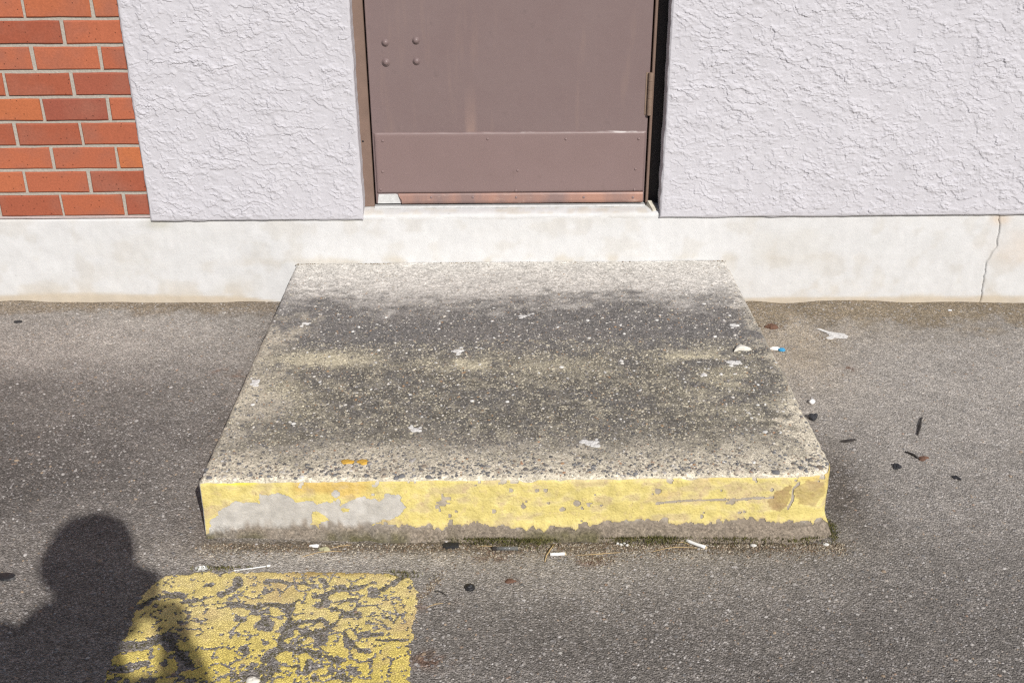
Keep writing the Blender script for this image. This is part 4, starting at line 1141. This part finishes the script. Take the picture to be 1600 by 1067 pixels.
# moss cushions: many small blades
def moss(name, spots, label):
    Vs = []; Cs = []
    for (mx, my, lx, ly, cnt) in spots:
        x = mx + RNG.normal(0, lx, cnt); y = my + RNG.normal(0, ly, cnt)
        y = np.minimum(y, np.where((x > STEP_X0) & (x < STEP_X1 - 0.01), STEP_Y - 0.018, 9))
        z = gz(x, y) + np.clip(0.010 - 0.5 * np.abs(y - my), 0.0, 0.02)
        a = RNG.uniform(0, 6.28, cnt); h = RNG.uniform(0.003, 0.009, cnt); w = RNG.uniform(0.0007, 0.0016, cnt)
        lean = RNG.uniform(-0.7, 0.7, (cnt, 2)) * h[:, None]
        p = np.stack([x, y, z - 0.001], -1)
        dxy = np.stack([np.cos(a) * w, np.sin(a) * w, np.zeros(cnt)], -1)
        tip = p + np.stack([lean[:, 0], lean[:, 1], h], -1)
        Vs.append(np.stack([p - dxy, p + dxy, tip], 1).reshape(-1, 3))
        base = np.array([(0.10, 0.105, 0.028), (0.14, 0.135, 0.04), (0.075, 0.075, 0.025), (0.16, 0.13, 0.06)])
        cl = base[RNG.integers(0, 4, cnt)] * RNG.uniform(0.7, 1.3, (cnt, 1))
        Cs.append(np.repeat(cl, 3, 0))
    V = np.concatenate(Vs); C = np.concatenate(Cs)
    o = link(name, raw_mesh(name, V, np.arange(len(V)).reshape(-1, 3), False, C), M_STONE, ground)
    tag(o, label, None, None, 'stuff')
moss('moss', [(0.00, -1.388, 0.045, 0.010, 700), (0.08, -1.394, 0.03, 0.009, 300), (0.285, -1.388, 0.022, 0.008, 350), (0.37, -1.386, 0.035, 0.009, 700), (0.52, -1.386, 0.03, 0.008, 300), (0.62, -1.386, 0.05, 0.008, 200), (0.70, -1.384, 0.03, 0.008, 220),
              (0.782, -1.335, 0.008, 0.025, 500), (-0.06, -1.386, 0.04, 0.007, 220), (-0.63, -1.494, 0.035, 0.004, 140), (-0.222, -1.512, 0.02, 0.006, 120)], 'dark green moss along the foot of the step')

# ------------------------------------------------------------------ litter and small things
M_WHITE = plain('white_paper', (0.82, 0.82, 0.82), 0.7, 0.05, 200, 0.0003)
M_PLASTIC = plain('white_plastic', (0.80, 0.82, 0.84), 0.35, 0.04, 60, 0.0002, 0, 0.5)
M_COTTON = plain('cotton', (0.82, 0.80, 0.80), 0.95, 0.06, 400, 0.0008, 0, 0.1)
M_BLACK = plain('black_plastic', (0.022, 0.022, 0.025), 0.5, 0.35, 160, 0.001)
M_DARKSTONE = plain('dark_stone', (0.035, 0.036, 0.042), 0.75, 0.3, 120, 0.0012)
M_PALESTONE = plain('pale_stone', (0.74, 0.71, 0.64), 0.8, 0.12, 90, 0.0012, 0, 0.2)
M_STRAW = plain('dry_straw', (0.52, 0.38, 0.20), 0.8, 0.2, 120, 0.0004)
M_TWIG = plain('dark_twig', (0.035, 0.030, 0.028), 0.85, 0.3, 150, 0.0008)
M_LEAF = plain('brown_leaf', (0.14, 0.075, 0.05), 0.8, 0.35, 120, 0.0008)
M_DROP = plain('white_droppings', (0.70, 0.69, 0.67), 0.85, 0.30, 220, 0.002, 0, 0.2)
M_BLUE = plain('blue_print', (0.05, 0.30, 0.55), 0.5, 0.2, 150, 0.0004)
M_TAN = plain('tan_filter_paper', (0.72, 0.60, 0.42), 0.85, 0.12, 200, 0.0005)
M_GREENISH = plain('faded_paper', (0.42, 0.40, 0.25), 0.8, 0.2, 80, 0.0008)
t = NT('clear_plastic')
t.out((0.93, 0.95, 0.95), 0.15, spec=0.5); t.b.inputs['Transmission Weight'].default_value = 0.85; t.b.inputs['IOR'].default_value = 1.3
M_CLEAR = t.m

def mthing(name, vf, mat, loc, label, cat, rz=0.0, rx=0.0, smooth=True, group=None):
    o = link(name, py_mesh(name, vf[0], vf[1], smooth), mat, None, loc)
    o.rotation_euler = (rx, 0, rz)
    return tag(o, label, cat, group)

def stick_between(a, b, z, rad, bend=0.0, n=8, taper=0.6, seed=0):
    rg = random.Random(seed)
    a, b = Vector(a), Vector(b); m = (a + b) / 2; d = b - a; nrm = Vector((-d.y, d.x)).normalized()
    pts = []; rr = []
    for i in range(n):
        t_ = i / (n - 1); p = a + d * t_ + nrm * bend * math.sin(math.pi * t_) + nrm * rg.uniform(-1, 1) * rad * 0.7
        g_ = gpt(p.x, p.y).z
        pts.append((p.x - m.x, p.y - m.y, g_ + rad * 0.9 + z * math.sin(math.pi * t_)))
        rr.append(rad * (1 - (1 - taper) * abs(2 * t_ - 1)) * rg.uniform(0.85, 1.15))
    z0 = min(p[2] for p in pts)
    return tube([(p[0], p[1], p[2] - z0) for p in pts], rr, 7), (m.x, m.y, z0)

# cigarette ends
def cigarette(a, b, rad, label):
    a, b = Vector(a), Vector(b); m = (a + b) / 2; L = (b - a).length; rz = math.atan2(b.y - a.y, b.x - a.x)
    g_ = gpt(m.x, m.y)
    th = thing('cigarette_end', g_, label, 'cigarette end', 'cigarette ends by the step')
    th.rotation_euler = (0, 0, rz)
    def part(nm, x0, x1, rr, mat, jag=0.0):
        pts = [(x0 + (x1 - x0) * i / 5, 0.0006 * math.sin(i * 1.7) if 0 < i < 5 else 0.0, rr * 1.02) for i in range(6)]
        o = bpy.data.objects.new(nm, py_mesh(nm, *tube(pts, [rr * (1 + random.uniform(-0.05, 0.05)) for _ in pts], 14), True))
        o.data.materials.append(mat); COL.objects.link(o); o.parent = th
    part('paper', -L / 2, L / 2 - 0.004, rad, M_WHITE)
    part('burnt_tip', L / 2 - 0.004, L / 2 - 0.001, rad * 0.86, M_TAN)
    return th
cigarette((0.429, -1.386), (0.474, -1.416), 0.0040, 'white cigarette end lying slanted beside the moss at the step')
cigarette((0.108, -1.4375), (0.146, -1.435), 0.0039, 'white cigarette end lying level in front of the step, beside a crossed straw')

# cotton swab
a, b = Vector((-0.603, -1.500)), Vector((-0.524, -1.483)); m = (a + b) / 2
sw = thing('cotton_swab', gpt(m.x, m.y, 0.004), 'white cotton swab stick lying on the yellow marking\'s top edge', 'cotton swab')
sw.rotation_euler = (0, 0, math.atan2(b.y - a.y, b.x - a.x))
for nm, vf, mt in (('shaft', tube([(-0.039, 0, 0.0016), (0.039, 0, 0.0016)], 0.0014, 10), M_PLASTIC),
                   ('cotton_tip', tube([(0.030, 0, 0.0018), (0.033, 0, 0.0018), (0.038, 0, 0.0018), (0.041, 0, 0.0018)], [0.0014, 0.0028, 0.0027, 0.0010], 10), M_COTTON),
                   ('flat_tip', tube([(-0.041, 0, 0.0016), (-0.036, 0, 0.0016)], [0.0012, 0.0020], 10), M_COTTON)):
    o = bpy.data.objects.new(nm, py_mesh(nm, *vf, True)); o.data.materials.append(mt); COL.objects.link(o); o.parent = sw

# clear tube with a dark plug
tb = thing('plastic_tube', gpt(0.005, -1.4145), 'clear plastic tube with a dark end lying before the moss', 'tube')
o = bpy.data.objects.new('tube_wall', py_mesh('tube_wall', *tube([(-0.020, 0, 0.0048), (0.030, -0.001, 0.0048)], 0.0046, 16), True)); o.data.materials.append(M_CLEAR); COL.objects.link(o); o.parent = tb
o = bpy.data.objects.new('dark_plug', py_mesh('dark_plug', *tube([(-0.031, 0, 0.0048), (-0.028, 0, 0.0048), (-0.0205, 0, 0.0048)], [0.0036, 0.0048, 0.0049], 14), True)); o.data.materials.append(M_TWIG); COL.objects.link(o); o.parent = tb
o = bpy.data.objects.new('white_insert', py_mesh('white_insert', *tube([(-0.019, 0, 0.0048), (0.016, -0.0005, 0.0048)], 0.0022, 10), True)); o.data.materials.append(M_PLASTIC); COL.objects.link(o); o.parent = tb

mthing('plastic_flake', chip([(-0.019, -0.008), (-0.010, -0.011), (0.010, -0.012), (0.020, -0.006), (0.019, 0.008), (0.005, 0.011), (-0.015, 0.010), (-0.020, 0.002)], 0.005, 0.0015, 3), M_BLACK, gpt(-0.122, -1.400), 'black plastic flake at the foot of the step front', 'plastic flake', 0.05, smooth=False)
cap = thing('bottle_stopper', gpt(-0.074, -1.553), 'small black round stopper on the asphalt in front of the step', 'stopper')
for nm, vf, mt in (('rim', tube([(0, 0, 0), (0, 0, 0.004), (0, 0, 0.005)], [0.0115, 0.0115, 0.0095], 20), M_BLACK), ('crown', stone(0.0075, (1, 0.9, 0.6), 8), M_BLACK)):
    o = bpy.data.objects.new(nm, py_mesh(nm, *vf, True)); o.data.materials.append(mt); COL.objects.link(o); o.parent = cap
    o.location = (0, 0, 0.004 if nm == 'crown' else 0)
mthing('pebble', stone(0.0105, (1.05, 0.85, 0.72), 5, 0.10), M_PALESTONE if False else M_WHITE, gpt(0.903, -0.715, 0.006), 'smooth white pebble on the asphalt right of the step', 'stone', 0.4)
mthing('stone', stone(0.0150, (1.0, 0.85, 0.62), 6, 0.28, 9, 6), M_DARKSTONE, gpt(0.883, -0.803, 0.006), 'black angular stone beside the right edge of the step', 'stone', 0.3, smooth=False)
mthing('stone', stone(0.0120, (1.1, 0.8, 0.5), 16, 0.28, 9, 6), M_DARKSTONE, gpt(1.037, -1.063, 0.004), 'dark grey stone on the asphalt near the two small twigs', 'stone', 0.8, smooth=False)
mthing('stone', stone(0.0100, (1.3, 0.5, 0.45), 17, 0.28, 9, 6), M_DARKSTONE, gpt(1.174, -1.115, 0.003), 'small dark sliver of stone, rightmost on the asphalt', 'stone', -0.8, smooth=False)
mthing('stone_chip', chip([(-0.030, -0.010), (-0.012, -0.004), (0.004, -0.008), (0.024, -0.006), (0.021, 0.002), (0.006, 0.014), (-0.006, 0.016), (-0.020, 0.004)], 0.008, 0.003, 4), M_PALESTONE, (0.689, -0.703, STEP_Z + 0.003), 'cream wedge-shaped stone chip lying on the right side of the step', 'stone chip', 0.12, 0.10, smooth=False)
wr = thing('wrapper_scrap', gpt(0.887, -0.357), 'crumpled white and blue wrapper scrap beside the step', 'wrapper')
for nm, ol, mt, dx, dz in (('white_side', [(-0.022, 0.006), (-0.010, 0.014), (0.010, 0.013), (0.016, 0.004), (0.004, -0.006), (-0.012, -0.001)], M_WHITE, -0.004, 0.001), ('blue_side', [(-0.010, -0.004), (0.006, 0.004), (0.014, 0.003), (0.014, -0.010), (0.006, -0.017), (-0.006, -0.012)], M_BLUE, 0.009, 0.002)):
    o = bpy.data.objects.new(nm, py_mesh(nm, *chip(ol, 0.004, 0.004, 9), False)); o.data.materials.append(mt); COL.objects.link(o); o.parent = wr; o.location = (dx, 0, dz)

# bird-dropping and paint splashes
SPL = [(-0.045, 0.052), (-0.030, 0.054), (-0.010, 0.035), (0.012, 0.022), (0.045, 0.010), (0.054, -0.010), (0.044, -0.032), (0.020, -0.030), (0.004, -0.022), (-0.004, -0.030), (-0.012, -0.036), (-0.040, -0.034), (-0.030, -0.024), (-0.012, -0.016), (-0.012, 0.006), (-0.020, 0.028)]
mthing('white_splash', chip(SPL, 0.0022, 0.0, 2), M_DROP, gpt(1.095, -0.245, -0.0005), 'large forked white splash on the soil beside the wall', 'splash', smooth=False)
for i, (sx_, sy_, rx_, ry_, lb) in enumerate((
    (0.216, -1.204, 0.026, 0.022, 'white dropping near the front of the step, right of centre'),
    (-0.217, -1.135, 0.021, 0.017, 'white dropping near the front of the step, left of centre'),
    (-0.664, -0.870, 0.019, 0.024, 'white dropping at the left edge of the step'),
    (-0.125, -0.690, 0.024, 0.022, 'white dropping in the middle of the step, on the pale band'),
    (0.642, -0.775, 0.024, 0.020, 'white dropping below the cream stone chip on the step'),
    (0.702, -0.535, 0.022, 0.014, 'white dropping by the right rear edge of the step'),
    (0.553, -0.849, 0.015, 0.010, 'small white dropping left of the stone chip on the step'),
    (0.070, -0.455, 0.018, 0.012, 'white dropping near the back of the step, in the centre'),
    (-0.589, -0.492, 0.020, 0.010, 'white dropping near the back of the step, at left'))):
    rg_ = random.Random(400 + i)
    ps = []
    for j in range(rg_.randint(9, 14)):
        sc_r = 0.60 if j == 0 else rg_.uniform(0.10, 0.40)
        ox, oy = (0, 0) if j == 0 else (rg_.gauss(0, 0.55) * rx_, rg_.gauss(0, 0.55) * ry_)
        cv, cf = chip(blob_outline(rx_ * sc_r, ry_ * sc_r, 14, 0.28, 200 + i * 20 + j), 0.0014, 0.0003, 20 + i + j)
        ps.append(([(p[0] + ox, p[1] + oy, p[2] + 0.0003 * j / 14) for p in cv], cf))
    k = join_vf(*ps)
    z_ = float(tread_z(np.array([sx_]), np.array([sy_]), np.array([1.0]))[0])
    mthing('bird_dropping', k, M_DROP, (sx_, sy_, z_ - 0.0002), lb, 'dropping', smooth=True, group='white droppings on the step')

# twigs, leaves and straws
for nm, a, b, z_, rad, bend, mat, lb, cat in (
    ('twig', (1.191, -0.806), (1.147, -0.899), 0.001, 0.0034, 0.002, M_TWIG, 'straight black twig pointing at the wall, right of the step', 'twig'),
    ('twig', (1.083, -0.988), (1.108, -1.024), 0.001, 0.0028, 0.001, M_TWIG, 'short black twig above the dark grey stone', 'twig'),
    ('straw', (-0.462, -1.444), (-0.372, -1.420), 0.004, 0.0010, 0.003, M_STRAW, 'long pale straw in front of the step at left', 'straw'),
    ('straw', (-0.400, -1.409), (-0.352, -1.394), 0.003, 0.0009, -0.002, M_STRAW, 'short straw touching the foot of the step at left', 'straw'),
    ('straw', (0.094, -1.462), (0.121, -1.395), 0.006, 0.0016, 0.001, M_STRAW, 'upright tan straw crossing the level cigarette end', 'straw'),
    ('straw', (0.168, -1.438), (0.270, -1.430), 0.003, 0.0010, -0.004, M_STRAW, 'level straw right of the level cigarette end', 'straw'),
    ('straw', (0.398, -1.392), (0.436, -1.399), 0.004, 0.0009, 0.001, M_STRAW, 'straw touching the slanted cigarette end', 'straw'),
    ('straw', (0.34, -1.428), (0.455, -1.412), 0.003, 0.0009, 0.007, M_STRAW, 'curved straw below the slanted cigarette end', 'straw'),
    ('straw', (-0.06, -1.404), (-0.015, -1.408), 0.003, 0.0009, 0.003, M_STRAW, 'thin straw beside the clear tube', 'straw'),
    ('straw', (-0.165, -1.62), (-0.130, -1.605), 0.002, 0.0009, 0.002, M_STRAW, 'thin straw beside the right edge of the yellow marking', 'straw'),
    ('twig', (-0.150, -1.565), (-0.125, -1.578), 0.002, 0.0016, 0.001, M_TWIG, 'tiny brown twig off the top right corner of the yellow marking', 'twig')):
    vf, loc = stick_between(a, b, z_, rad, bend, seed=hash((a, nm)) % 1000)
    mthing(nm, vf, mat, loc, lb, cat)
mthing('leaf_blade', chip([(-0.024, -0.004), (-0.008, -0.007), (0.010, -0.003), (0.026, 0.006), (0.022, 0.009), (0.006, 0.004), (-0.014, 0.003)], 0.003, 0.002, 6), M_TWIG, gpt(0.946, -0.930, 0.001), 'curved dark leaf blade between the step and the twigs', 'leaf', smooth=False)
mthing('fallen_leaf', chip(blob_outline(0.012, 0.008, 12, 0.5, 31), 0.0025, 0.002, 7), M_LEAF, gpt(0.015, -1.531, 0.0005), 'small rust-brown leaf on the asphalt before the clear tube', 'leaf', smooth=False)
mthing('fallen_leaf', chip(blob_outline(0.016, 0.010, 12, 0.6, 32), 0.003, 0.003, 7), M_LEAF, gpt(1.12, -1.02, 0.0005), 'reddish leaf scrap beside the short black twig', 'leaf', 0.3, smooth=False)
mthing('fallen_leaf', chip(blob_outline(0.020, 0.016, 14, 0.7, 33), 0.004, 0.008, 7), M_LEAF, gpt(0.906, -0.190, 0.001), 'curled brown leaf in the soil at the step\'s right rear corner', 'leaf', 0.3, smooth=False)
mthing('paper_scrap', chip(blob_outline(0.012, 0.005, 12, 0.5, 34), 0.003, 0.002, 8), M_WHITE, gpt(-0.438, -1.402, 0.001), 'small white paper scrap at the foot of the step at left', 'paper', smooth=False)
mthing('paper_scrap', chip(blob_outline(0.014, 0.008, 12, 0.5, 35), 0.004, 0.003, 8), M_GREENISH, gpt(-0.412, -1.415, 0.001), 'faded olive paper scrap beside the long straw', 'paper', smooth=False)
mthing('foil_scrap', chip(blob_outline(0.012, 0.006, 12, 0.8, 36), 0.004, 0.004, 8), M_ALU, gpt(-0.679, -1.487, 0.001), 'crumpled foil scrap at the top left of the yellow marking', 'foil', smooth=False)
mthing('tar_flake', chip(blob_outline(0.030, 0.013, 14, 0.4, 37), 0.004, 0.001, 8), M_BLACK, gpt(-1.112, -1.511, 0.0005), 'flat black tar flake at the left border of the picture', 'flake', smooth=False)
mthing('pebble', stone(0.012, (1.2, 0.9, 0.6), 21, 0.15), M_PALESTONE, gpt(-0.492, -1.842, 0.004), 'pale pebble in a bare hole of the yellow marking', 'stone')
mthing('tar_flake', chip(blob_outline(0.016, 0.010, 12, 0.4, 38), 0.003, 0.001, 8), M_BLACK, gpt(-1.615, -0.155, 0.0005), 'small black flake near the wall at far left', 'flake', smooth=False)
for i, (wx_, wy_) in enumerate(((0.275, -1.402), (0.283, -1.397), (0.290, -1.404), (0.268, -1.398))):
    mthing('crumb', stone(0.0042, (1, 0.8, 0.6), 40 + i, 0.3, 8, 5), M_DROP, gpt(wx_, wy_, 0.003), 'white crumb in the moss between the two cigarette ends', 'crumb', i, group='white crumbs in the moss')
for i, (wx_, wy_, lb) in enumerate(((0.757, -1.397, 'white chip at the right front corner of the step'), (0.585, -1.402, 'tiny white flat chip at the step foot near the right corner'))):
    mthing('paint_chip', chip(blob_outline(0.007, 0.005, 9, 0.4, 44 + i), 0.003, 0.001, i), M_DROP, gpt(wx_, wy_, 0.001), lb, 'chip', smooth=False)
mthing('glass_shard', chip([(-0.007, -0.003), (0.006, -0.004), (0.008, 0.003), (-0.004, 0.005)], 0.002, 0.0005, 3), M_PLASTIC, gpt(1.551, -0.068, 0.001), 'tiny pale shard in the soil by the wall at right', 'shard', smooth=False)

# ------------------------------------------------------------------ the photographer, standing behind the lens (only the shadow is in frame)
M_SKIN = plain('skin', (0.50, 0.31, 0.22), 0.55, 0.08, 60, 0.0005)
M_HAIR = plain('dark_hair', (0.035, 0.024, 0.018), 0.6, 0.4, 160, 0.004)
M_JACKET = plain('navy_jacket', (0.035, 0.042, 0.065), 0.85, 0.15, 90, 0.001)
M_TROUSER = plain('grey_trousers', (0.075, 0.075, 0.08), 0.9, 0.15, 90, 0.001)
M_SHOE = plain('shoe_leather', (0.03, 0.026, 0.022), 0.5, 0.2, 60, 0.0006)
M_CAMBLACK = plain('camera_black', (0.02, 0.02, 0.021), 0.45, 0.15, 200, 0.0004)
PX, PY_ = -0.037, -3.68
person = thing('person', (PX, PY_ - 0.08, 0.0), 'person in navy jacket standing behind the lens, whose shadow falls at lower left', 'person')

def skin_obj(name, verts, edges, mat, root=0, parent=person, sub=2):
    me = bpy.data.meshes.new(name)
    me.from_pydata([v_[0] for v_ in verts], edges, [])
    o = link(name, me, mat, parent)
    sk = o.modifiers.new('skin', 'SKIN'); sk.use_smooth_shade = True; sk.branch_smoothing = 0.9
    for i, v_ in enumerate(verts):
        rr = v_[1]
        me.skin_vertices[0].data[i].radius = rr if hasattr(rr, '__len__') else (rr, rr)
        me.skin_vertices[0].data[i].use_root = (i == root)
    ss = o.modifiers.new('subdivision', 'SUBSURF'); ss.levels = sub; ss.render_levels = sub
    return o
HZ = 1.738
cy_ = PY_ - 0.06
body_v = [((PX, cy_ - 0.02, 0.98), (0.11, 0.08)), ((PX, cy_ - 0.02, 1.15), (0.10, 0.075)), ((PX, cy_ - 0.01, 1.34), (0.11, 0.08)), ((PX - 0.03, cy_ - 0.02, 1.46), (0.065, 0.055)),
          ((PX, cy_ + 0.02, 1.56), 0.052), ((PX, PY_, 1.635), (0.066, 0.075)), ((PX, PY_ + 0.005, HZ), (0.080, 0.095)), ((PX, PY_ - 0.005, HZ + 0.075), (0.062, 0.075)),
          ((PX, PY_ + 0.095, HZ - 0.02), 0.014), ((PX, PY_ + 0.118, HZ - 0.034), 0.010),
          ((PX + 0.088, PY_ + 0.0, HZ - 0.01), (0.010, 0.022)), ((PX - 0.088, PY_ + 0.0, HZ - 0.01), (0.010, 0.022))]
body_e = [(0, 1), (1, 2), (2, 3), (3, 4), (4, 5), (5, 6), (6, 7), (6, 8), (8, 9), (6, 10), (6, 11)]
def chain(start, pts):
    p = start
    for q in pts:
        body_v.append(q); body_e.append((p, len(body_v) - 1)); p = len(body_v) - 1
    return p
SHR = (PX + 0.125, cy_ + 0.03, 1.405); SHL = (PX - 0.210, cy_ + 0.02, 1.590)
ELR = (0.088, cy_ + 0.16, 1.20); ELL = (PX - 0.235, cy_ + 0.10, 1.20)
WRR = (0.066, CAM.y - 0.085, 1.452); WRL = (-0.070, CAM.y - 0.075, 1.442)
PAR = (0.064, CAM.y - 0.080, 1.530); PAL = (-0.020, CAM.y - 0.052, 1.474)
chain(3, [(SHR, 0.042), (ELR, 0.040), (WRR, 0.034), (PAR, (0.030, 0.042))])
chain(3, [(SHL, 0.042), (ELL, 0.040), (WRL, 0.027), (PAL, (0.042, 0.022))])
for s in (1, -1):
    chain(0, [((PX + s * 0.095, cy_ - 0.02, 0.90), 0.070), ((PX + s * 0.11, cy_ + 0.0, 0.50), 0.050), ((PX + s * 0.115, cy_ - 0.04, 0.09), 0.036), ((PX + s * 0.13, cy_ + 0.10, 0.04), (0.038, 0.026))])
# fingers: separate little chains rooted in the palms
def finger(root, pts, r0):
    i0 = len(body_v)
    for k, q in enumerate([root] + pts):
        body_v.append((q, r0 * (1 - 0.12 * k)))
        if k: body_e.append((len(body_v) - 2, len(body_v) - 1))
for k, dz in enumerate((0.022, 0.004, -0.014, -0.030)):          # right hand round the grip
    x_, y_, z_ = PAR
    finger((x_, y_ + 0.004, z_ + dz), [(x_ + 0.006, y_ + 0.038, z_ + dz + 0.004), (x_ - 0.012, y_ + 0.054, z_ + dz + 0.004), (x_ - 0.030 - 0.003 * (k == 1), y_ + 0.050, z_ + dz + 0.002)], 0.0088)
finger((PAR[0], PAR[1] - 0.01, PAR[2] + 0.01), [(PAR[0] - 0.014, PAR[1] - 0.034, PAR[2] + 0.024), (PAR[0] - 0.040, PAR[1] - 0.040, PAR[2] + 0.020)], 0.0098)
for k, dx in enumerate((-0.026, -0.008, 0.010, 0.026)):          # left hand cradling the lens from below
    x_, y_, z_ = PAL
    finger((x_ + dx * 0.6, y_, z_), [(x_ + dx + 0.026, y_ - 0.004 + 0.006 * k, z_ - 0.004), (x_ + dx * 0.6 + 0.052, y_ - 0.002 + 0.006 * k, z_ + 0.012), (x_ + dx * 0.4 + 0.062, y_ + 0.006 * k - 0.004, z_ + 0.034)], 0.0086)
finger((PAL[0] - 0.012, PAL[1], PAL[2] + 0.004), [(PAL[0] - 0.020, PAL[1] + 0.002, PAL[2] + 0.030), (PAL[0] - 0.012, PAL[1] + 0.004, PAL[2] + 0.054)], 0.0095)
body = skin_obj('body', body_v, body_e, M_SKIN)
# clothes follow the body
jv = [((PX, cy_ - 0.02, 0.80), (0.190, 0.150)), ((PX, cy_ - 0.02, 1.08), (0.168, 0.135)), ((PX, cy_ - 0.01, 1.33), (0.17, 0.13)), ((PX - 0.05, cy_ - 0.03, 1.44), (0.10, 0.085)), ((PX - 0.025, cy_ + 0.02, 1.625), (0.088, 0.084)),
      (SHR, 0.075), (ELR, 0.060), ((WRR[0], WRR[1], WRR[2] - 0.012), 0.044), (SHL, 0.080), (ELL, 0.066), ((WRL[0], WRL[1], WRL[2] - 0.012), 0.038)]
jv.append(((PX - 0.105, cy_ + 0.015, 1.628), (0.080, 0.075)))
skin_obj('jacket', jv, [(0, 1), (1, 2), (2, 3), (3, 4), (3, 5), (5, 6), (6, 7), (4, 11), (11, 8), (3, 8), (8, 9), (9, 10)], M_JACKET)
tv = [((PX, cy_ - 0.02, 1.04), (0.12, 0.09))]; te = []
for s in (1, -1):
    b0 = len(tv)
    tv += [((PX + s * 0.095, cy_ - 0.02, 0.90), 0.10), ((PX + s * 0.11, cy_ + 0.0, 0.50), 0.075), ((PX + s * 0.115, cy_ - 0.04, 0.10), 0.062)]
    te += [(0, b0), (b0, b0 + 1), (b0 + 1, b0 + 2)]
skin_obj('trousers', tv, te, M_TROUSER)
for s in (1, -1):
    shoe = [((PX + s * 0.115, cy_ - 0.09, 0.045 + 0.0), (0.040, 0.040)), ((PX + s * 0.12, cy_ + 0.0, 0.050), (0.046, 0.046)), ((PX + s * 0.13, cy_ + 0.09, 0.038), (0.048, 0.034)), ((PX + s * 0.135, cy_ + 0.16, 0.030), (0.036, 0.026))]
    skin_obj('shoe', shoe, [(0, 1), (1, 2), (2, 3)], M_SHOE)
# hair cap with an uneven rim, eyes, mouth
hv = []; hf = []
SEG, RG = 28, 10
for k in range(RG + 1):
    for s in range(SEG):
        tt = 2 * math.pi * s / SEG
        front = max(0.0, math.sin(tt))
        amax = 1.95 - 0.75 * front ** 1.5
        a = amax * k / RG
        rr = 1.0 + 0.03 * math.sin(5 * tt + 2 * a) + 0.02 * math.sin(9 * tt)
        hv.append((PX + 0.103 * rr * math.sin(a) * math.cos(tt), PY_ - 0.012 + 0.116 * rr * math.sin(a) * math.sin(tt), HZ + 0.022 + 0.108 * rr * math.cos(a)))
for k in range(RG):
    for s in range(SEG):
        q, r_ = k * SEG + s, k * SEG + (s + 1) % SEG
        hf.append((q, q + SEG, r_ + SEG, r_))
hair = link('hair', py_mesh('hair', hv, hf, True), M_HAIR, person)
sol = hair.modifiers.new('thickness', 'SOLIDIFY'); sol.thickness = 0.012; sol.offset = -1
for s in (1, -1):
    v, f = stone(0.013, (1, 0.6, 0.7), 3, 0.0)
    link('eye', py_mesh('eye', v, f, True), M_WHITE, person, (PX + s * 0.032, PY_ + 0.084, HZ + 0.004))
v, f = stone(0.024, (1, 0.3, 0.26), 3, 0.0)
link('mouth', py_mesh('mouth', v, f, True), M_LEAF, person, (PX, PY_ + 0.070, HZ - 0.072))

# the camera in the hands
pc = thing('photo_camera', CAM - Fv * 0.085, 'black photo camera held in both hands behind the lens', 'camera')
pc.rotation_euler = CAM_ROT.to_euler()
def cpart(nm, vf, mat, smooth=False):
    o = bpy.data.objects.new(nm, py_mesh(nm, *vf, smooth)); o.data.materials.append(mat); COL.objects.link(o); o.parent = pc
cpart('camera_body', cbox(-0.070, 0.046, -0.062, 0.040, -0.005, 0.032, 0.005), M_CAMBLACK)
cpart('viewfinder_hump', cbox(-0.032, 0.010, 0.0402, 0.058, -0.004, 0.028, 0.004), M_CAMBLACK)
cpart('grip', cbox(0.030, 0.048, -0.040, 0.036, -0.024, -0.0052, 0.005), M_CAMBLACK)
cpart('lens_barrel', tube([(0, 0, -0.0055), (0, 0, -0.030), (0, 0, -0.032), (0, 0, -0.066)], [0.030, 0.030, 0.034, 0.034], 28), M_CAMBLACK)
cpart('shutter_button', tube([(0.036, 0.0402, 0.006), (0.036, 0.045, 0.006)], 0.006, 12), M_ALU)
